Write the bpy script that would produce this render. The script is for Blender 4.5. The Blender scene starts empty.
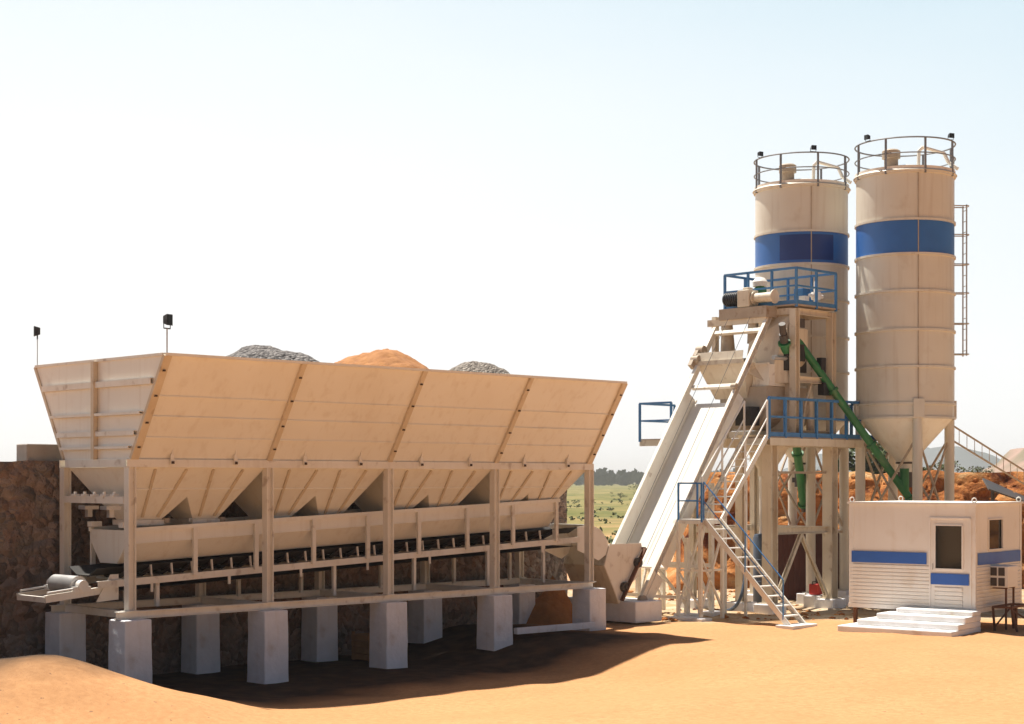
import bpy, bmesh, math, random
from mathutils import Vector, noise, Matrix
random.seed(7)
S = bpy.context.scene
C = S.collection
R = math.radians

# ------------------------------------------------------------------ camera, sky, sun, exposure
EYE = 3.5
cd = bpy.data.cameras.new('camera'); cam = bpy.data.objects.new('camera', cd); C.objects.link(cam)
cam.location = (0, 0, EYE); cam.rotation_euler = (R(90), 0, 0)
cd.sensor_width = 36; cd.lens = 58.0; cd.shift_y = 118/1024; cd.clip_end = 12000; cd.clip_start = 0.5
S.camera = cam
SKY_K = 0.032                           # Nishita sky strength
SUN_EL, SUN_AZ = 66.0, -44.0            # azimuth measured from +Y towards +X
w = bpy.data.worlds.new('World'); S.world = w; w.use_nodes = True
wn = w.node_tree.nodes; wl = w.node_tree.links
sky = wn.new('ShaderNodeTexSky'); sky.sky_type = 'NISHITA'; sky.sun_disc = False
sky.sun_elevation = R(SUN_EL); sky.sun_rotation = R(SUN_AZ)
sky.altitude = 0; sky.air_density = 1.0; sky.dust_density = 1.2; sky.ozone_density = 1.0
# hazy dry-season air: milky white towards the sun and the horizon under it, clear blue on the other side
def wmath(op, a, c=0.0):
    x = wn.new('ShaderNodeMath'); x.operation = op
    for i, v in enumerate((a, c)):
        if isinstance(v, (int, float)): x.inputs[i].default_value = v
        else: wl.new(v, x.inputs[i])
    return x.outputs[0]
def wrange(src, a, c, o0=0.0, o1=1.0):
    r = wn.new('ShaderNodeMapRange'); r.interpolation_type = 'SMOOTHSTEP'
    for i, v in enumerate((a, c, o0, o1)): r.inputs[i+1].default_value = v
    wl.new(src, r.inputs[0]); return r.outputs[0]
wtc = wn.new('ShaderNodeTexCoord'); wsep = wn.new('ShaderNodeSeparateXYZ'); wl.new(wtc.outputs['Generated'], wsep.inputs[0])
az = wmath('ADD', wmath('MULTIPLY', wsep.outputs[0], math.sin(R(SUN_AZ))), wmath('MULTIPLY', wsep.outputs[1], math.cos(R(SUN_AZ))))
el = wmath('ADD', wsep.outputs[2], wmath('MULTIPLY', wmath('SUBTRACT', 0.74, az), 0.34))
wcl = wn.new('ShaderNodeTexNoise'); wcl.inputs['Scale'].default_value = 2.2; wcl.inputs['Detail'].default_value = 5
wmp = wn.new('ShaderNodeMapping'); wmp.inputs['Scale'].default_value = (1, 1, 3.5); wl.new(wtc.outputs['Generated'], wmp.inputs[0]); wl.new(wmp.outputs[0], wcl.inputs['Vector'])
el = wmath('ADD', el, wmath('MULTIPLY', wmath('SUBTRACT', wcl.outputs['Fac'], 0.5), -0.10))
wr = wn.new('ShaderNodeValToRGB'); wl.new(el, wr.inputs[0]); we = wr.color_ramp.elements
we[0].position = 0.0; we[0].color = (.64, .64, .63, 1); we[1].position = 0.55; we[1].color = (.16, .24, .36, 1)
for p_, c_ in ((.12, (.63, .635, .63, 1)), (.24, (.545, .59, .615, 1)), (.36, (.42, .515, .57, 1))):
    k_ = we.new(p_); k_.color = c_
wsc = wn.new('ShaderNodeMix'); wsc.data_type = 'RGBA'; wsc.blend_type = 'MULTIPLY'; wsc.inputs[0].default_value = 1; wsc.inputs[7].default_value = (SKY_K, SKY_K, SKY_K, 1)
wl.new(sky.outputs[0], wsc.inputs[6])
wmx = wn.new('ShaderNodeMix'); wmx.data_type = 'RGBA'; wl.new(wmath('MULTIPLY', wrange(az, -.15, .45), wrange(wsep.outputs[2], .75, .35)), wmx.inputs[0])
wl.new(wsc.outputs[2], wmx.inputs[6]); wl.new(wr.outputs[0], wmx.inputs[7])
wl.new(wmx.outputs[2], wn['Background'].inputs[0]); wn['Background'].inputs[1].default_value = 1.0
sd = bpy.data.lights.new('sun', 'SUN'); sun = bpy.data.objects.new('sun', sd); C.objects.link(sun)
sd.energy = 5.0; sd.angle = R(1.2); sd.color = (1.0, 0.94, 0.84)
tosun = Vector((math.sin(R(SUN_AZ))*math.cos(R(SUN_EL)), math.cos(R(SUN_AZ))*math.cos(R(SUN_EL)), math.sin(R(SUN_EL))))
sun.rotation_euler = tosun.to_track_quat('Z', 'Y').to_euler(); sun.location = tosun*60
S.view_settings.view_transform = 'Standard'; S.view_settings.look = 'None'
S.view_settings.exposure = 0.75; S.view_settings.gamma = 1; S.view_settings.use_curve_mapping = False
S.render.engine = 'CYCLES'; S.cycles.max_bounces = 8; S.cycles.diffuse_bounces = 5

# ------------------------------------------------------------------ materials
def mat(name, col, rough=0.55, metal=0.0, col2=None, scale=1.2, amt=0.6, stain=None, stain_amt=0.0, stain_scale=2.5,
        streak=0.0, bump=0.0, bump_scale=25.0, spec=0.5):
    m = bpy.data.materials.new(name); m.use_nodes = True
    nt = m.node_tree; n = nt.nodes; l = nt.links; b = n['Principled BSDF']
    b.inputs['Roughness'].default_value = rough; b.inputs['Metallic'].default_value = metal
    b.inputs['Specular IOR Level'].default_value = spec
    tc = n.new('ShaderNodeTexCoord')
    def tex(sc, vec=None, det=6):
        t = n.new('ShaderNodeTexNoise'); t.inputs['Scale'].default_value = sc; t.inputs['Detail'].default_value = det
        l.new(vec or tc.outputs['Object'], t.inputs['Vector']); return t.outputs['Fac']
    def ramp(src, a, c):
        r = n.new('ShaderNodeMapRange'); r.clamp = True
        r.inputs[1].default_value = a; r.inputs[2].default_value = c; l.new(src, r.inputs[0]); return r.outputs[0]
    def mix(fac, c1, c2, k=1.0):
        x = n.new('ShaderNodeMix'); x.data_type = 'RGBA'
        if k != 1.0:
            mm = n.new('ShaderNodeMath'); mm.operation = 'MULTIPLY'; mm.inputs[1].default_value = k
            l.new(fac, mm.inputs[0]); fac = mm.outputs[0]
        l.new(fac, x.inputs[0])
        for s_, c_ in ((6, c1), (7, c2)):
            if isinstance(c_, tuple): x.inputs[s_].default_value = (*c_, 1)
            else: l.new(c_, x.inputs[s_])
        return x.outputs[2]
    c2 = col2 or tuple(v*0.78 for v in col)
    out = mix(ramp(tex(scale), 0.35, 0.68), col, c2, amt)
    if streak:
        mp = n.new('ShaderNodeMapping'); mp.inputs['Scale'].default_value = (7, 7, 0.5); l.new(tc.outputs['Object'], mp.inputs[0])
        out = mix(ramp(tex(1.0, mp.outputs[0], 4), 0.54, 0.78), out, stain or c2, streak)
    if stain:
        out = mix(ramp(tex(stain_scale, None, 9), 0.6, 0.72), out, stain, stain_amt)
    l.new(out, b.inputs['Base Color'])
    rr = n.new('ShaderNodeMapRange'); rr.inputs[3].default_value = max(0, rough-.1); rr.inputs[4].default_value = min(1, rough+.15)
    l.new(tex(4.0), rr.inputs[0]); l.new(rr.outputs[0], b.inputs['Roughness'])
    if bump:
        bp = n.new('ShaderNodeBump'); bp.inputs['Strength'].default_value = bump; bp.inputs['Distance'].default_value = 0.03
        l.new(tex(bump_scale), bp.inputs['Height']); l.new(bp.outputs[0], b.inputs['Normal'])
    return m

RUST = (0.20, 0.09, 0.035)
M = {}
M['cream'] = mat('cream_paint', (0.82, 0.795, 0.725), .5, col2=(.76, .715, .625), scale=.8, stain=(.44, .31, .18), stain_amt=.16, stain_scale=3.2, streak=.20, bump=.35, bump_scale=1.4)
M['frame'] = mat('cream_frame_paint', (0.81, 0.775, 0.70), .5, col2=(.70, .64, .54), scale=2, stain=RUST, stain_amt=.4, stain_scale=4, streak=.15)
M['tower'] = mat('tan_tower_paint', (0.70, 0.63, 0.51), .5, col2=(.57, .48, .35), scale=1.6, stain=(.24, .13, .06), stain_amt=.5, stain_scale=3.5, streak=.35, bump=.1, bump_scale=8)
M['rib'] = mat('tan_rib_paint', (0.66, 0.56, 0.42), .55, col2=(.54, .43, .29), scale=3, stain=RUST, stain_amt=.4, stain_scale=5)
M['silo'] = mat('silo_paint', (0.68, 0.645, 0.56), .38, col2=(.60, .55, .46), scale=.6, stain=(.40, .29, .18), stain_amt=.28, stain_scale=1.6, streak=.30, bump=.10, bump_scale=2.2)
M['blue'] = mat('blue_paint', (0.03, 0.15, 0.48), .4, col2=(.025, .11, .36), scale=.9, amt=.7)
M['rail'] = mat('blue_rail_paint', (0.05, 0.21, 0.48), .45, col2=(.035, .14, .34), scale=4)
M['stripe'] = mat('blue_stripe_paint', (0.03, 0.13, 0.48), .4, scale=3, amt=.4)
M['green'] = mat('green_paint', (0.03, 0.20, 0.06), .45, col2=(.02, .11, .04), scale=3, stain=(.25, .22, .12), stain_amt=.3)
M['white'] = mat('white_paint', (0.80, 0.78, 0.74), .5, col2=(.72, .68, .6), scale=1.5, amt=.5)
M['sheet'] = mat('pale_sheet', (0.80, 0.77, 0.72), .4, col2=(.70, .66, .58), scale=1.0, amt=.6, streak=.12)
M['cabin'] = mat('cabin_white', (0.80, 0.785, 0.74), .45, col2=(.74, .71, .65), scale=1.0, stain=(.52, .40, .26), stain_amt=.25, stain_scale=1.5, streak=.15, bump=.04, bump_scale=3)
M['wash'] = mat('whitewash', (0.84, 0.84, 0.85), .85, col2=(.68, .65, .60), scale=2, amt=.6, stain=(.5, .36, .22), stain_amt=.4, bump=.5, bump_scale=9)
M['pier'] = mat('whitewashed_concrete', (0.82, 0.83, 0.87), .9, col2=(.68, .68, .71), scale=2.2, stain=(.40, .30, .21), stain_amt=.55, stain_scale=1.8, streak=.25, bump=.6, bump_scale=7)
M['conc'] = mat('grey_concrete', (0.42, 0.39, 0.35), .9, col2=(.30, .26, .22), scale=2.5, bump=.6, bump_scale=9)
M['dark'] = mat('dark_steel', (0.05, 0.045, 0.042), .5, col2=(.09, .06, .04), scale=4)
M['black'] = mat('black_plastic', (0.02, 0.02, 0.025), .45)
M['rubber'] = mat('belt_rubber', (0.025, 0.024, 0.024), .8, col2=(.06, .05, .04), scale=4)
M['bolt'] = mat('rusty_bolt', (0.07, 0.04, 0.025), .7)
M['rust'] = mat('rusty_steel', (0.16, 0.07, 0.035), .8, col2=(.10, .05, .03), scale=2, bump=.3)
M['maroon'] = mat('brown_red_sheet', (0.13, 0.045, 0.035), .7, col2=(.07, .03, .025), scale=1.2, streak=.3)
M['tankblue'] = mat('slate_blue_paint', (0.06, 0.085, 0.13), .45, scale=2)
M['red'] = mat('red_paint', (0.45, 0.03, 0.02), .45, scale=4)
M['srail'] = mat('grey_rail_steel', (0.20, 0.21, 0.23), .5, metal=.2, scale=5)
M['galv'] = mat('galvanised_steel', (0.50, 0.50, 0.50), .4, metal=.6, scale=5)
M['plank'] = mat('weathered_timber', (0.36, 0.19, 0.08), .8, col2=(.22, .11, .05), scale=5, streak=.5)
M['gate'] = mat('dull_tan_steel', (0.45, 0.37, 0.28), .55, col2=(.33, .25, .18), scale=3, stain=RUST, stain_amt=.5, stain_scale=5)
def glass():
    m = bpy.data.materials.new('dark_window_glass'); m.use_nodes = True
    b = m.node_tree.nodes['Principled BSDF']; b.inputs['Base Color'].default_value = (.02, .022, .02, 1)
    b.inputs['Roughness'].default_value = .06; return m
M['glass'] = glass()
def gravel(name, cols, sc):
    m = bpy.data.materials.new(name); m.use_nodes = True; nt = m.node_tree; n = nt.nodes; l = nt.links; b = n['Principled BSDF']
    tc = n.new('ShaderNodeTexCoord'); v = n.new('ShaderNodeTexVoronoi'); v.inputs['Scale'].default_value = sc
    l.new(tc.outputs['Object'], v.inputs['Vector'])
    r = n.new('ShaderNodeValToRGB'); sp = n.new('ShaderNodeSeparateColor'); l.new(v.outputs['Color'], sp.inputs[0]); l.new(sp.outputs[0], r.inputs[0])
    r.color_ramp.elements[0].color = (*cols[0], 1); r.color_ramp.elements[1].color = (*cols[1], 1)
    l.new(r.outputs[0], b.inputs['Base Color']); b.inputs['Roughness'].default_value = .95
    bp = n.new('ShaderNodeBump'); bp.inputs['Strength'].default_value = 1; bp.inputs['Distance'].default_value = .05; bp.invert = True
    l.new(v.outputs['Distance'], bp.inputs['Height']); l.new(bp.outputs[0], b.inputs['Normal']); return m
M['gravel'] = gravel('grey_gravel', ((.055, .05, .05), (.24, .22, .21)), 16)
M['gravel_tan'] = gravel('fine_tan_gravel', ((.12, .10, .085), (.32, .28, .24)), 18)
M['pilesand'] = mat('orange_sand', (.42, .185, .06), .95, col2=(.27, .11, .04), scale=5, bump=1, bump_scale=9)

D1 = Vector((math.cos(R(44.5)), math.sin(R(44.5)), 0)); D2 = Vector((math.sin(R(44.5)), -math.cos(R(44.5)), 0)); P1 = Vector((-6.98, 30.16, 0))
def ground_mat():
    m = bpy.data.materials.new('sandy_ground'); m.use_nodes = True; nt = m.node_tree; n = nt.nodes; l = nt.links; b = n['Principled BSDF']
    b.inputs['Roughness'].default_value = .95; b.inputs['Specular IOR Level'].default_value = .1
    tc = n.new('ShaderNodeTexCoord'); sep = n.new('ShaderNodeSeparateXYZ'); l.new(tc.outputs['Object'], sep.inputs[0])
    def noise_(sc, det=6, vec=None):
        t = n.new('ShaderNodeTexNoise'); t.inputs['Scale'].default_value = sc; t.inputs['Detail'].default_value = det
        l.new(vec or tc.outputs['Object'], t.inputs['Vector']); return t.outputs['Fac']
    def rng(src, a, c, o0=0, o1=1):
        r = n.new('ShaderNodeMapRange'); r.clamp = True
        r.inputs[1].default_value = a; r.inputs[2].default_value = c; r.inputs[3].default_value = o0; r.inputs[4].default_value = o1
        l.new(src, r.inputs[0]); return r.outputs[0]
    def math_(op, a, c):
        x = n.new('ShaderNodeMath'); x.operation = op
        for i, v in enumerate((a, c)):
            if isinstance(v, (int, float)): x.inputs[i].default_value = v
            else: l.new(v, x.inputs[i])
        return x.outputs[0]
    def mix(f, c1, c2):
        x = n.new('ShaderNodeMix'); x.data_type = 'RGBA'; l.new(f, x.inputs[0])
        for s_, c_ in ((6, c1), (7, c2)):
            if isinstance(c_, tuple): x.inputs[s_].default_value = (*c_, 1)
            else: l.new(c_, x.inputs[s_])
        return x.outputs[2]
    X, Y = sep.outputs[0], sep.outputs[1]
    sand = mix(rng(noise_(.35), .35, .7), (.55, .30, .142), (.49, .257, .117))
    sand = mix(rng(noise_(9, 8), .35, .75), sand, (.43, .222, .10))
    sand = mix(rng(noise_(38, 3), .56, .70), sand, (.41, .21, .098))
    sand = mix(rng(noise_(11, 2), .70, .74), sand, (.27, .15, .085))
    # trodden pale yard round the mixing tower
    yard = mix(rng(noise_(.9, 8), .4, .62), (.50, .40, .28), (.42, .27, .14))
    yard = mix(rng(noise_(5, 8), .58, .66), yard, (.26, .15, .08))
    d = math_('ADD', Y, math_('MULTIPLY', X, -.12)); d = math_('ADD', d, math_('MULTIPLY', noise_(.8), 2.6))
    c = mix(rng(d, 40.6, 41.6), sand, yard)
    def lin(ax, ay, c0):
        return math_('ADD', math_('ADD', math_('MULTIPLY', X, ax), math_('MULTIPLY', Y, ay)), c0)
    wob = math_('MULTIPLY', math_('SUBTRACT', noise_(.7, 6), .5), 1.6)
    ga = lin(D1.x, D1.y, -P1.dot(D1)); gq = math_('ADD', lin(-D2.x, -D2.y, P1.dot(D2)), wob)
    pit_shade = math_('MULTIPLY', math_('MULTIPLY', rng(gq, -3.4, -2.0), rng(gq, 5.0, 4.2)), math_('MULTIPLY', rng(ga, 12.6, 11.4), rng(ga, -6, -4)))
    c = mix(pit_shade, c, mix(rng(noise_(3, 8), .4, .65), (.045, .032, .024), (.085, .055, .036)))
    # above: dark pit earth, plus the bins' cast shadow painted in towards the front
    far_n = noise_(.035, 8); yy = math_('ADD', Y, math_('MULTIPLY', math_('SUBTRACT', far_n, .5), 70))
    pale = mix(rng(noise_(.25, 8), .45, .6), (.50, .33, .20), (.44, .24, .12))
    c = mix(rng(Y, 50, 62), c, pale)
    dry = mix(rng(noise_(.12, 9), .42, .58), (.40, .25, .12), (.20, .17, .06))
    c = mix(rng(yy, 78, 100), c, dry)
    green = mix(rng(noise_(.03, 9), .4, .62), (.14, .135, .04), (.25, .20, .08))
    green = mix(rng(noise_(.2, 9), .55, .62), green, (.055, .085, .025))
    c = mix(rng(yy, 125, 160), c, green)
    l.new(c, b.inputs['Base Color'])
    bp = n.new('ShaderNodeBump'); bp.inputs['Strength'].default_value = .35; bp.inputs['Distance'].default_value = .05
    l.new(math_('ADD', noise_(1.6, 8), math_('MULTIPLY', noise_(14, 6), .35)), bp.inputs['Height']); l.new(bp.outputs[0], b.inputs['Normal'])
    return m
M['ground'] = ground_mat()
def soil_mat():
    m = bpy.data.materials.new('red_earth'); m.use_nodes = True; nt = m.node_tree; n = nt.nodes; l = nt.links; b = n['Principled BSDF']
    b.inputs['Roughness'].default_value = .95; b.inputs['Specular IOR Level'].default_value = .1
    tc = n.new('ShaderNodeTexCoord')
    def nz(sc, det=9):
        t = n.new('ShaderNodeTexNoise'); t.inputs['Scale'].default_value = sc; t.inputs['Detail'].default_value = det; t.inputs['Roughness'].default_value = .65
        l.new(tc.outputs['Object'], t.inputs['Vector']); return t.outputs['Fac']
    r = n.new('ShaderNodeValToRGB'); l.new(nz(.9), r.inputs[0]); e = r.color_ramp.elements
    e[0].position = .36; e[0].color = (.11, .03, .018, 1); e[1].position = .68; e[1].color = (.62, .40, .20, 1)
    k = e.new(.47); k.color = (.40, .145, .045, 1); k = e.new(.58); k.color = (.50, .22, .075, 1)
    l.new(r.outputs[0], b.inputs['Base Color'])
    bp = n.new('ShaderNodeBump'); bp.inputs['Strength'].default_value = 1; bp.inputs['Distance'].default_value = .25
    l.new(nz(2.4), bp.inputs['Height']); l.new(bp.outputs[0], b.inputs['Normal']); return m
M['soil'] = soil_mat()
def stone_mat():
    m = bpy.data.materials.new('brown_stone_masonry'); m.use_nodes = True; nt = m.node_tree; n = nt.nodes; l = nt.links; b = n['Principled BSDF']
    b.inputs['Roughness'].default_value = .95
    tc = n.new('ShaderNodeTexCoord'); v = n.new('ShaderNodeTexVoronoi'); v.inputs['Scale'].default_value = 6.5; v.feature = 'F1'
    nz = n.new('ShaderNodeTexNoise'); nz.inputs['Scale'].default_value = 3; nz.inputs['Detail'].default_value = 8
    l.new(tc.outputs['Object'], nz.inputs['Vector'])
    ad = n.new('ShaderNodeMix'); ad.data_type = 'RGBA'; ad.inputs[0].default_value = .30
    l.new(tc.outputs['Object'], ad.inputs[6]); l.new(nz.outputs['Color'], ad.inputs[7]); l.new(ad.outputs[2], v.inputs['Vector'])
    sp = n.new('ShaderNodeSeparateColor'); l.new(v.outputs['Color'], sp.inputs[0])
    r = n.new('ShaderNodeValToRGB'); l.new(sp.outputs[0], r.inputs[0]); e = r.color_ramp.elements
    e[0].color = (.16, .115, .09, 1); e[1].color = (.36, .28, .23, 1); k = e.new(.5); k.color = (.29, .185, .135, 1)
    mx = n.new('ShaderNodeMix'); mx.data_type = 'RGBA'; mr = n.new('ShaderNodeMapRange'); mr.inputs[1].default_value = .44; mr.inputs[2].default_value = .66
    nz2 = n.new('ShaderNodeTexNoise'); nz2.inputs['Scale'].default_value = 2.4; nz2.inputs['Detail'].default_value = 8; l.new(tc.outputs['Object'], nz2.inputs['Vector'])
    l.new(nz2.outputs['Fac'], mr.inputs[0]); l.new(mr.outputs[0], mx.inputs[0]); l.new(r.outputs[0], mx.inputs[6]); mx.inputs[7].default_value = (.24, .195, .16, 1)
    l.new(mx.outputs[2], b.inputs['Base Color'])
    bp = n.new('ShaderNodeBump'); bp.inputs['Strength'].default_value = 1; bp.inputs['Distance'].default_value = .25; bp.invert = True
    l.new(v.outputs['Distance'], bp.inputs['Height']); l.new(bp.outputs[0], b.inputs['Normal']); return m
M['stone'] = stone_mat()
M['leaf'] = mat('dark_leaves', (.050, .075, .022), .7, col2=(.085, .11, .03), scale=.9, spec=.2)
M['leaf2'] = mat('dusty_leaves', (.085, .11, .045), .7, col2=(.13, .14, .06), scale=.9, spec=.2)
M['bark'] = mat('bark', (.14, .10, .07), .9, scale=5)
M['hill'] = mat('pink_rock_hill', (.36, .23, .18), .95, col2=(.20, .16, .10), scale=.05, amt=1, stain=(.10, .11, .06), stain_amt=.7, stain_scale=.09, spec=.1)
M['hillfar'] = mat('scrub_hill', (.10, .115, .12), .95, col2=(.07, .085, .08), scale=.012, amt=1, spec=.1)

# ------------------------------------------------------------------ builders
OFF = {}
class MB:
    def __init__(self): self.v = []; self.f = []; self.m = []; self.k = 0
    def add(self, vs, fs):
        o = len(self.v); self.v += [Vector(x) for x in vs]
        for f in fs: self.f.append([i+o for i in f]); self.m.append(self.k)
        return self
    def frame(self, p0, p1, up=(0, 0, 1)):
        d = (Vector(p1)-Vector(p0)); d.normalize(); u = Vector(up)
        s = d.cross(u)
        if s.length < 1e-4: s = d.cross(Vector((1, 0, 0)))
        s.normalize(); u = s.cross(d); u.normalize(); return d, s, u
    def bar(self, p0, p1, wd, ht, up=(0, 0, 1)):
        return self.prof(p0, p1, [(-wd/2, -ht/2), (wd/2, -ht/2), (wd/2, ht/2), (-wd/2, ht/2)], up)
    def prof(self, p0, p1, pr, up=(0, 0, 1)):
        d, s, u = self.frame(p0, p1, up); n = len(pr); p0 = Vector(p0); p1 = Vector(p1)
        vs = [p0+s*a+u*b for a, b in pr]+[p1+s*a+u*b for a, b in pr]
        fs = [[i, (i+1) % n, n+(i+1) % n, n+i] for i in range(n)]+[list(range(n))[::-1], list(range(n, 2*n))]
        return self.add(vs, fs)
    def chan(self, p0, p1, wd, ht, up=(0, 0, 1), t=.014, side=1):
        a = wd/2*side; b = ht/2; q = a-wd*side; tt = t*side
        return self.prof(p0, p1, [(q, -b), (a, -b), (a, -b+t), (q+tt, -b+t), (q+tt, b-t), (a, b-t), (a, b), (q, b)], up)
    def ibeam(self, p0, p1, wd, ht, up=(0, 0, 1), t=.016):
        a = wd/2; b = ht/2; h = t/2
        return self.prof(p0, p1, [(-a, -b), (a, -b), (a, -b+t), (h, -b+t), (h, b-t), (a, b-t), (a, b), (-a, b), (-a, b-t), (-h, b-t), (-h, -b+t), (-a, -b+t)], up)
    def plate(self, pts, t):
        pts = [Vector(p) for p in pts]; n = len(pts); nv = Vector((0, 0, 0))
        for i in range(n): nv += (pts[i]-pts[0]).cross(pts[(i+1) % n]-pts[0])
        nv.normalize(); lo = [p-nv*t/2 for p in pts]; hi = [p+nv*t/2 for p in pts]
        return self.add(lo+hi, [list(range(n))[::-1], list(range(n, 2*n))]+[[i, (i+1) % n, n+(i+1) % n, n+i] for i in range(n)])
    def cone(self, p0, p1, r0, r1, n=16):
        d, s, u = self.frame(p0, p1); p0 = Vector(p0); p1 = Vector(p1); vs = []
        for p, r in ((p0, r0), (p1, r1)):
            for i in range(n):
                a = 2*math.pi*i/n; vs.append(p+(s*math.cos(a)+u*math.sin(a))*r)
        return self.add(vs, [[i, (i+1) % n, n+(i+1) % n, n+i] for i in range(n)]+[list(range(n))[::-1], list(range(n, 2*n))])
    def tube(self, p0, p1, r, n=10): return self.cone(p0, p1, r, r, n)
    def path(self, pts, r, n=8):
        for a, b in zip(pts, pts[1:]): self.tube(a, b, r, n)
        return self
    def lathe(self, c, pr, n=48, caps=(True, True)):
        c = Vector(c); vs = []; fs = []
        for r, z in pr:
            for i in range(n):
                a = 2*math.pi*i/n; vs.append(c+Vector((r*math.cos(a), r*math.sin(a), z)))
        for k in range(len(pr)-1):
            for i in range(n): j = (i+1) % n; fs.append([k*n+i, k*n+j, k*n+n+j, k*n+n+i])
        if caps[0]: fs.append(list(range(n))[::-1])
        if caps[1]: fs.append(list(range((len(pr)-1)*n, len(pr)*n)))
        return self.add(vs, fs)
    def ring(self, c, r, z, t, n=48):
        c = Vector(c); vs = []; fs = []; m = 6
        for i in range(n):
            a = 2*math.pi*i/n
            for j in range(m):
                b = 2*math.pi*j/m; rr = r+t*math.cos(b); vs.append(c+Vector((rr*math.cos(a), rr*math.sin(a), z+t*math.sin(b))))
        for i in range(n):
            for j in range(m): k = (i+1) % n; q = (j+1) % m; fs.append([i*m+j, k*m+j, k*m+q, i*m+q])
        return self.add(vs, fs)
    def box(self, c, sx, sy, sz, ax=(1, 0, 0)):
        c = Vector(c); ax = Vector(ax).normalized()
        return self.bar(c-ax*sx/2, c+ax*sx/2, sy, sz)
    def build(self, name, mats, parent=None, smooth=False, bevel=0):
        off = OFF.get(parent.name, Vector((0, 0, 0))) if parent else (sum(self.v, Vector())/len(self.v))
        me = bpy.data.meshes.new(name); me.from_pydata([v-off for v in self.v], [], self.f)
        if not isinstance(mats, (list, tuple)): mats = [mats]
        for x in mats: me.materials.append(M[x])
        if len(mats) > 1: me.polygons.foreach_set('material_index', self.m)
        bm = bmesh.new(); bm.from_mesh(me); bmesh.ops.recalc_face_normals(bm, faces=bm.faces); bm.to_mesh(me); bm.free()
        if smooth:
            me.polygons.foreach_set('use_smooth', [True]*len(me.polygons)); me.set_sharp_from_angle(angle=R(40))
        o = bpy.data.objects.new(name, me); C.objects.link(o)
        if parent: o.parent = parent
        else: o.location = off
        OFF[o.name] = off
        if bevel:
            b = o.modifiers.new('bevel', 'BEVEL'); b.width = bevel; b.segments = 2; b.limit_method = 'ANGLE'
        return o
def thing(name, label, cat, loc, group=None):
    o = bpy.data.objects.new(name, None); C.objects.link(o); o.location = loc; o.empty_display_size = .2
    OFF[o.name] = Vector(loc); return tag(o, label, cat, group)
def tag(o, label, cat, group=None):
    o['label'] = label; o['category'] = cat
    if group: o['group'] = group
    return o
def struct(o, kind='structure'): o['kind'] = kind; return o
def copy_tree(o, parent=None):
    c = o.copy(); C.objects.link(c)
    if parent: c.parent = parent; c.matrix_parent_inverse = o.matrix_parent_inverse
    for ch in list(o.children): copy_tree(ch, c)
    return c
def V(*a): return Vector(a)

# plant axes: D1 runs along the bins away from the camera, D2 is outward towards the front
TH = R(44.5); D1 = V(math.cos(TH), math.sin(TH), 0); D2 = V(math.sin(TH), -math.cos(TH), 0); Z = V(0, 0, 1)
P1 = V(-6.98, 30.16, 0)
LB, WB, BAY = 12.33, 2.33, 12.33/4
def B(a, q, z): return P1+D1*a-D2*q+Z*z                     # bin coordinates
O = V(6.77, 43.3, 0)
def T(p, q, z): return O+D1*p-D2*q+Z*z                      # tower coordinates

# ------------------------------------------------------------------ ground
def sst(x, a, b):
    t = max(0, min(1, (x-a)/(b-a))); return t*t*(3-2*t)
def ground_z(x, y):
    r = V(x, y, 0)-P1; a = r.dot(D1); q = -r.dot(D2)
    pit = (1-sst(a, 7.4, 11.0))*(1-sst(q, 3.5, 6))*sst(a, -16, -9)
    z = -.44*pit*(1-.6*sst(-q, 5.0, 9))
    z += .72*math.exp(-((x+7.3)/(1.0 if x < -7.3 else 1.55))**2-((y-26.6)/2.4)**2)+1.02*math.exp(-((x+9.3)/1.9)**2-((y-26.4)/2.4)**2)
    z += .40*math.exp(-((x+5.3)/1.5)**2-((y-26.0)/2.0)**2)
    if y < 80:
        k = 1-sst(y, 60, 80)
        z += k*(.05*noise.noise(V(x*.28, y*.28, 1))+.035*noise.noise(V(x*1.1, y*1.1, 5)))
        yd = sst(y-.12*x, 39.8, 41.5)*k
        z += yd*(.06*noise.noise(V(x*1.7, y*1.7, 9))+.03*noise.noise(V(x*5, y*5, 2)))
    if y > 60: z += sst(y, 60, 140)*(.5*noise.noise(V(x*.02, y*.02, 3)))
    return z
def axis(a, b, st, lim, grow=1.22):
    out = [a+i*st for i in range(int((b-a)/st)+1)]; s = st; x = out[-1]
    while x < lim[1]: s *= grow; x += s; out.append(x)
    s = st; x = out[0]
    while x > lim[0]: s *= grow; x -= s; out.insert(0, x)
    return out
xs = axis(-16, 18, .22, (-5000, 5000)); ys = axis(20, 56, .22, (-300, 8000))
gm = MB(); nx = len(xs)
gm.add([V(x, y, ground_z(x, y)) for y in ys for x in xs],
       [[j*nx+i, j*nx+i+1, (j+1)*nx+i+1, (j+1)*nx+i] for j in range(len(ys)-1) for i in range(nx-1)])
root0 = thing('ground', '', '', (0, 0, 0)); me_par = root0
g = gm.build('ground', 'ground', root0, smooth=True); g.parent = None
bpy.data.objects.remove(root0); g.name = 'ground'; struct(g)

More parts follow.
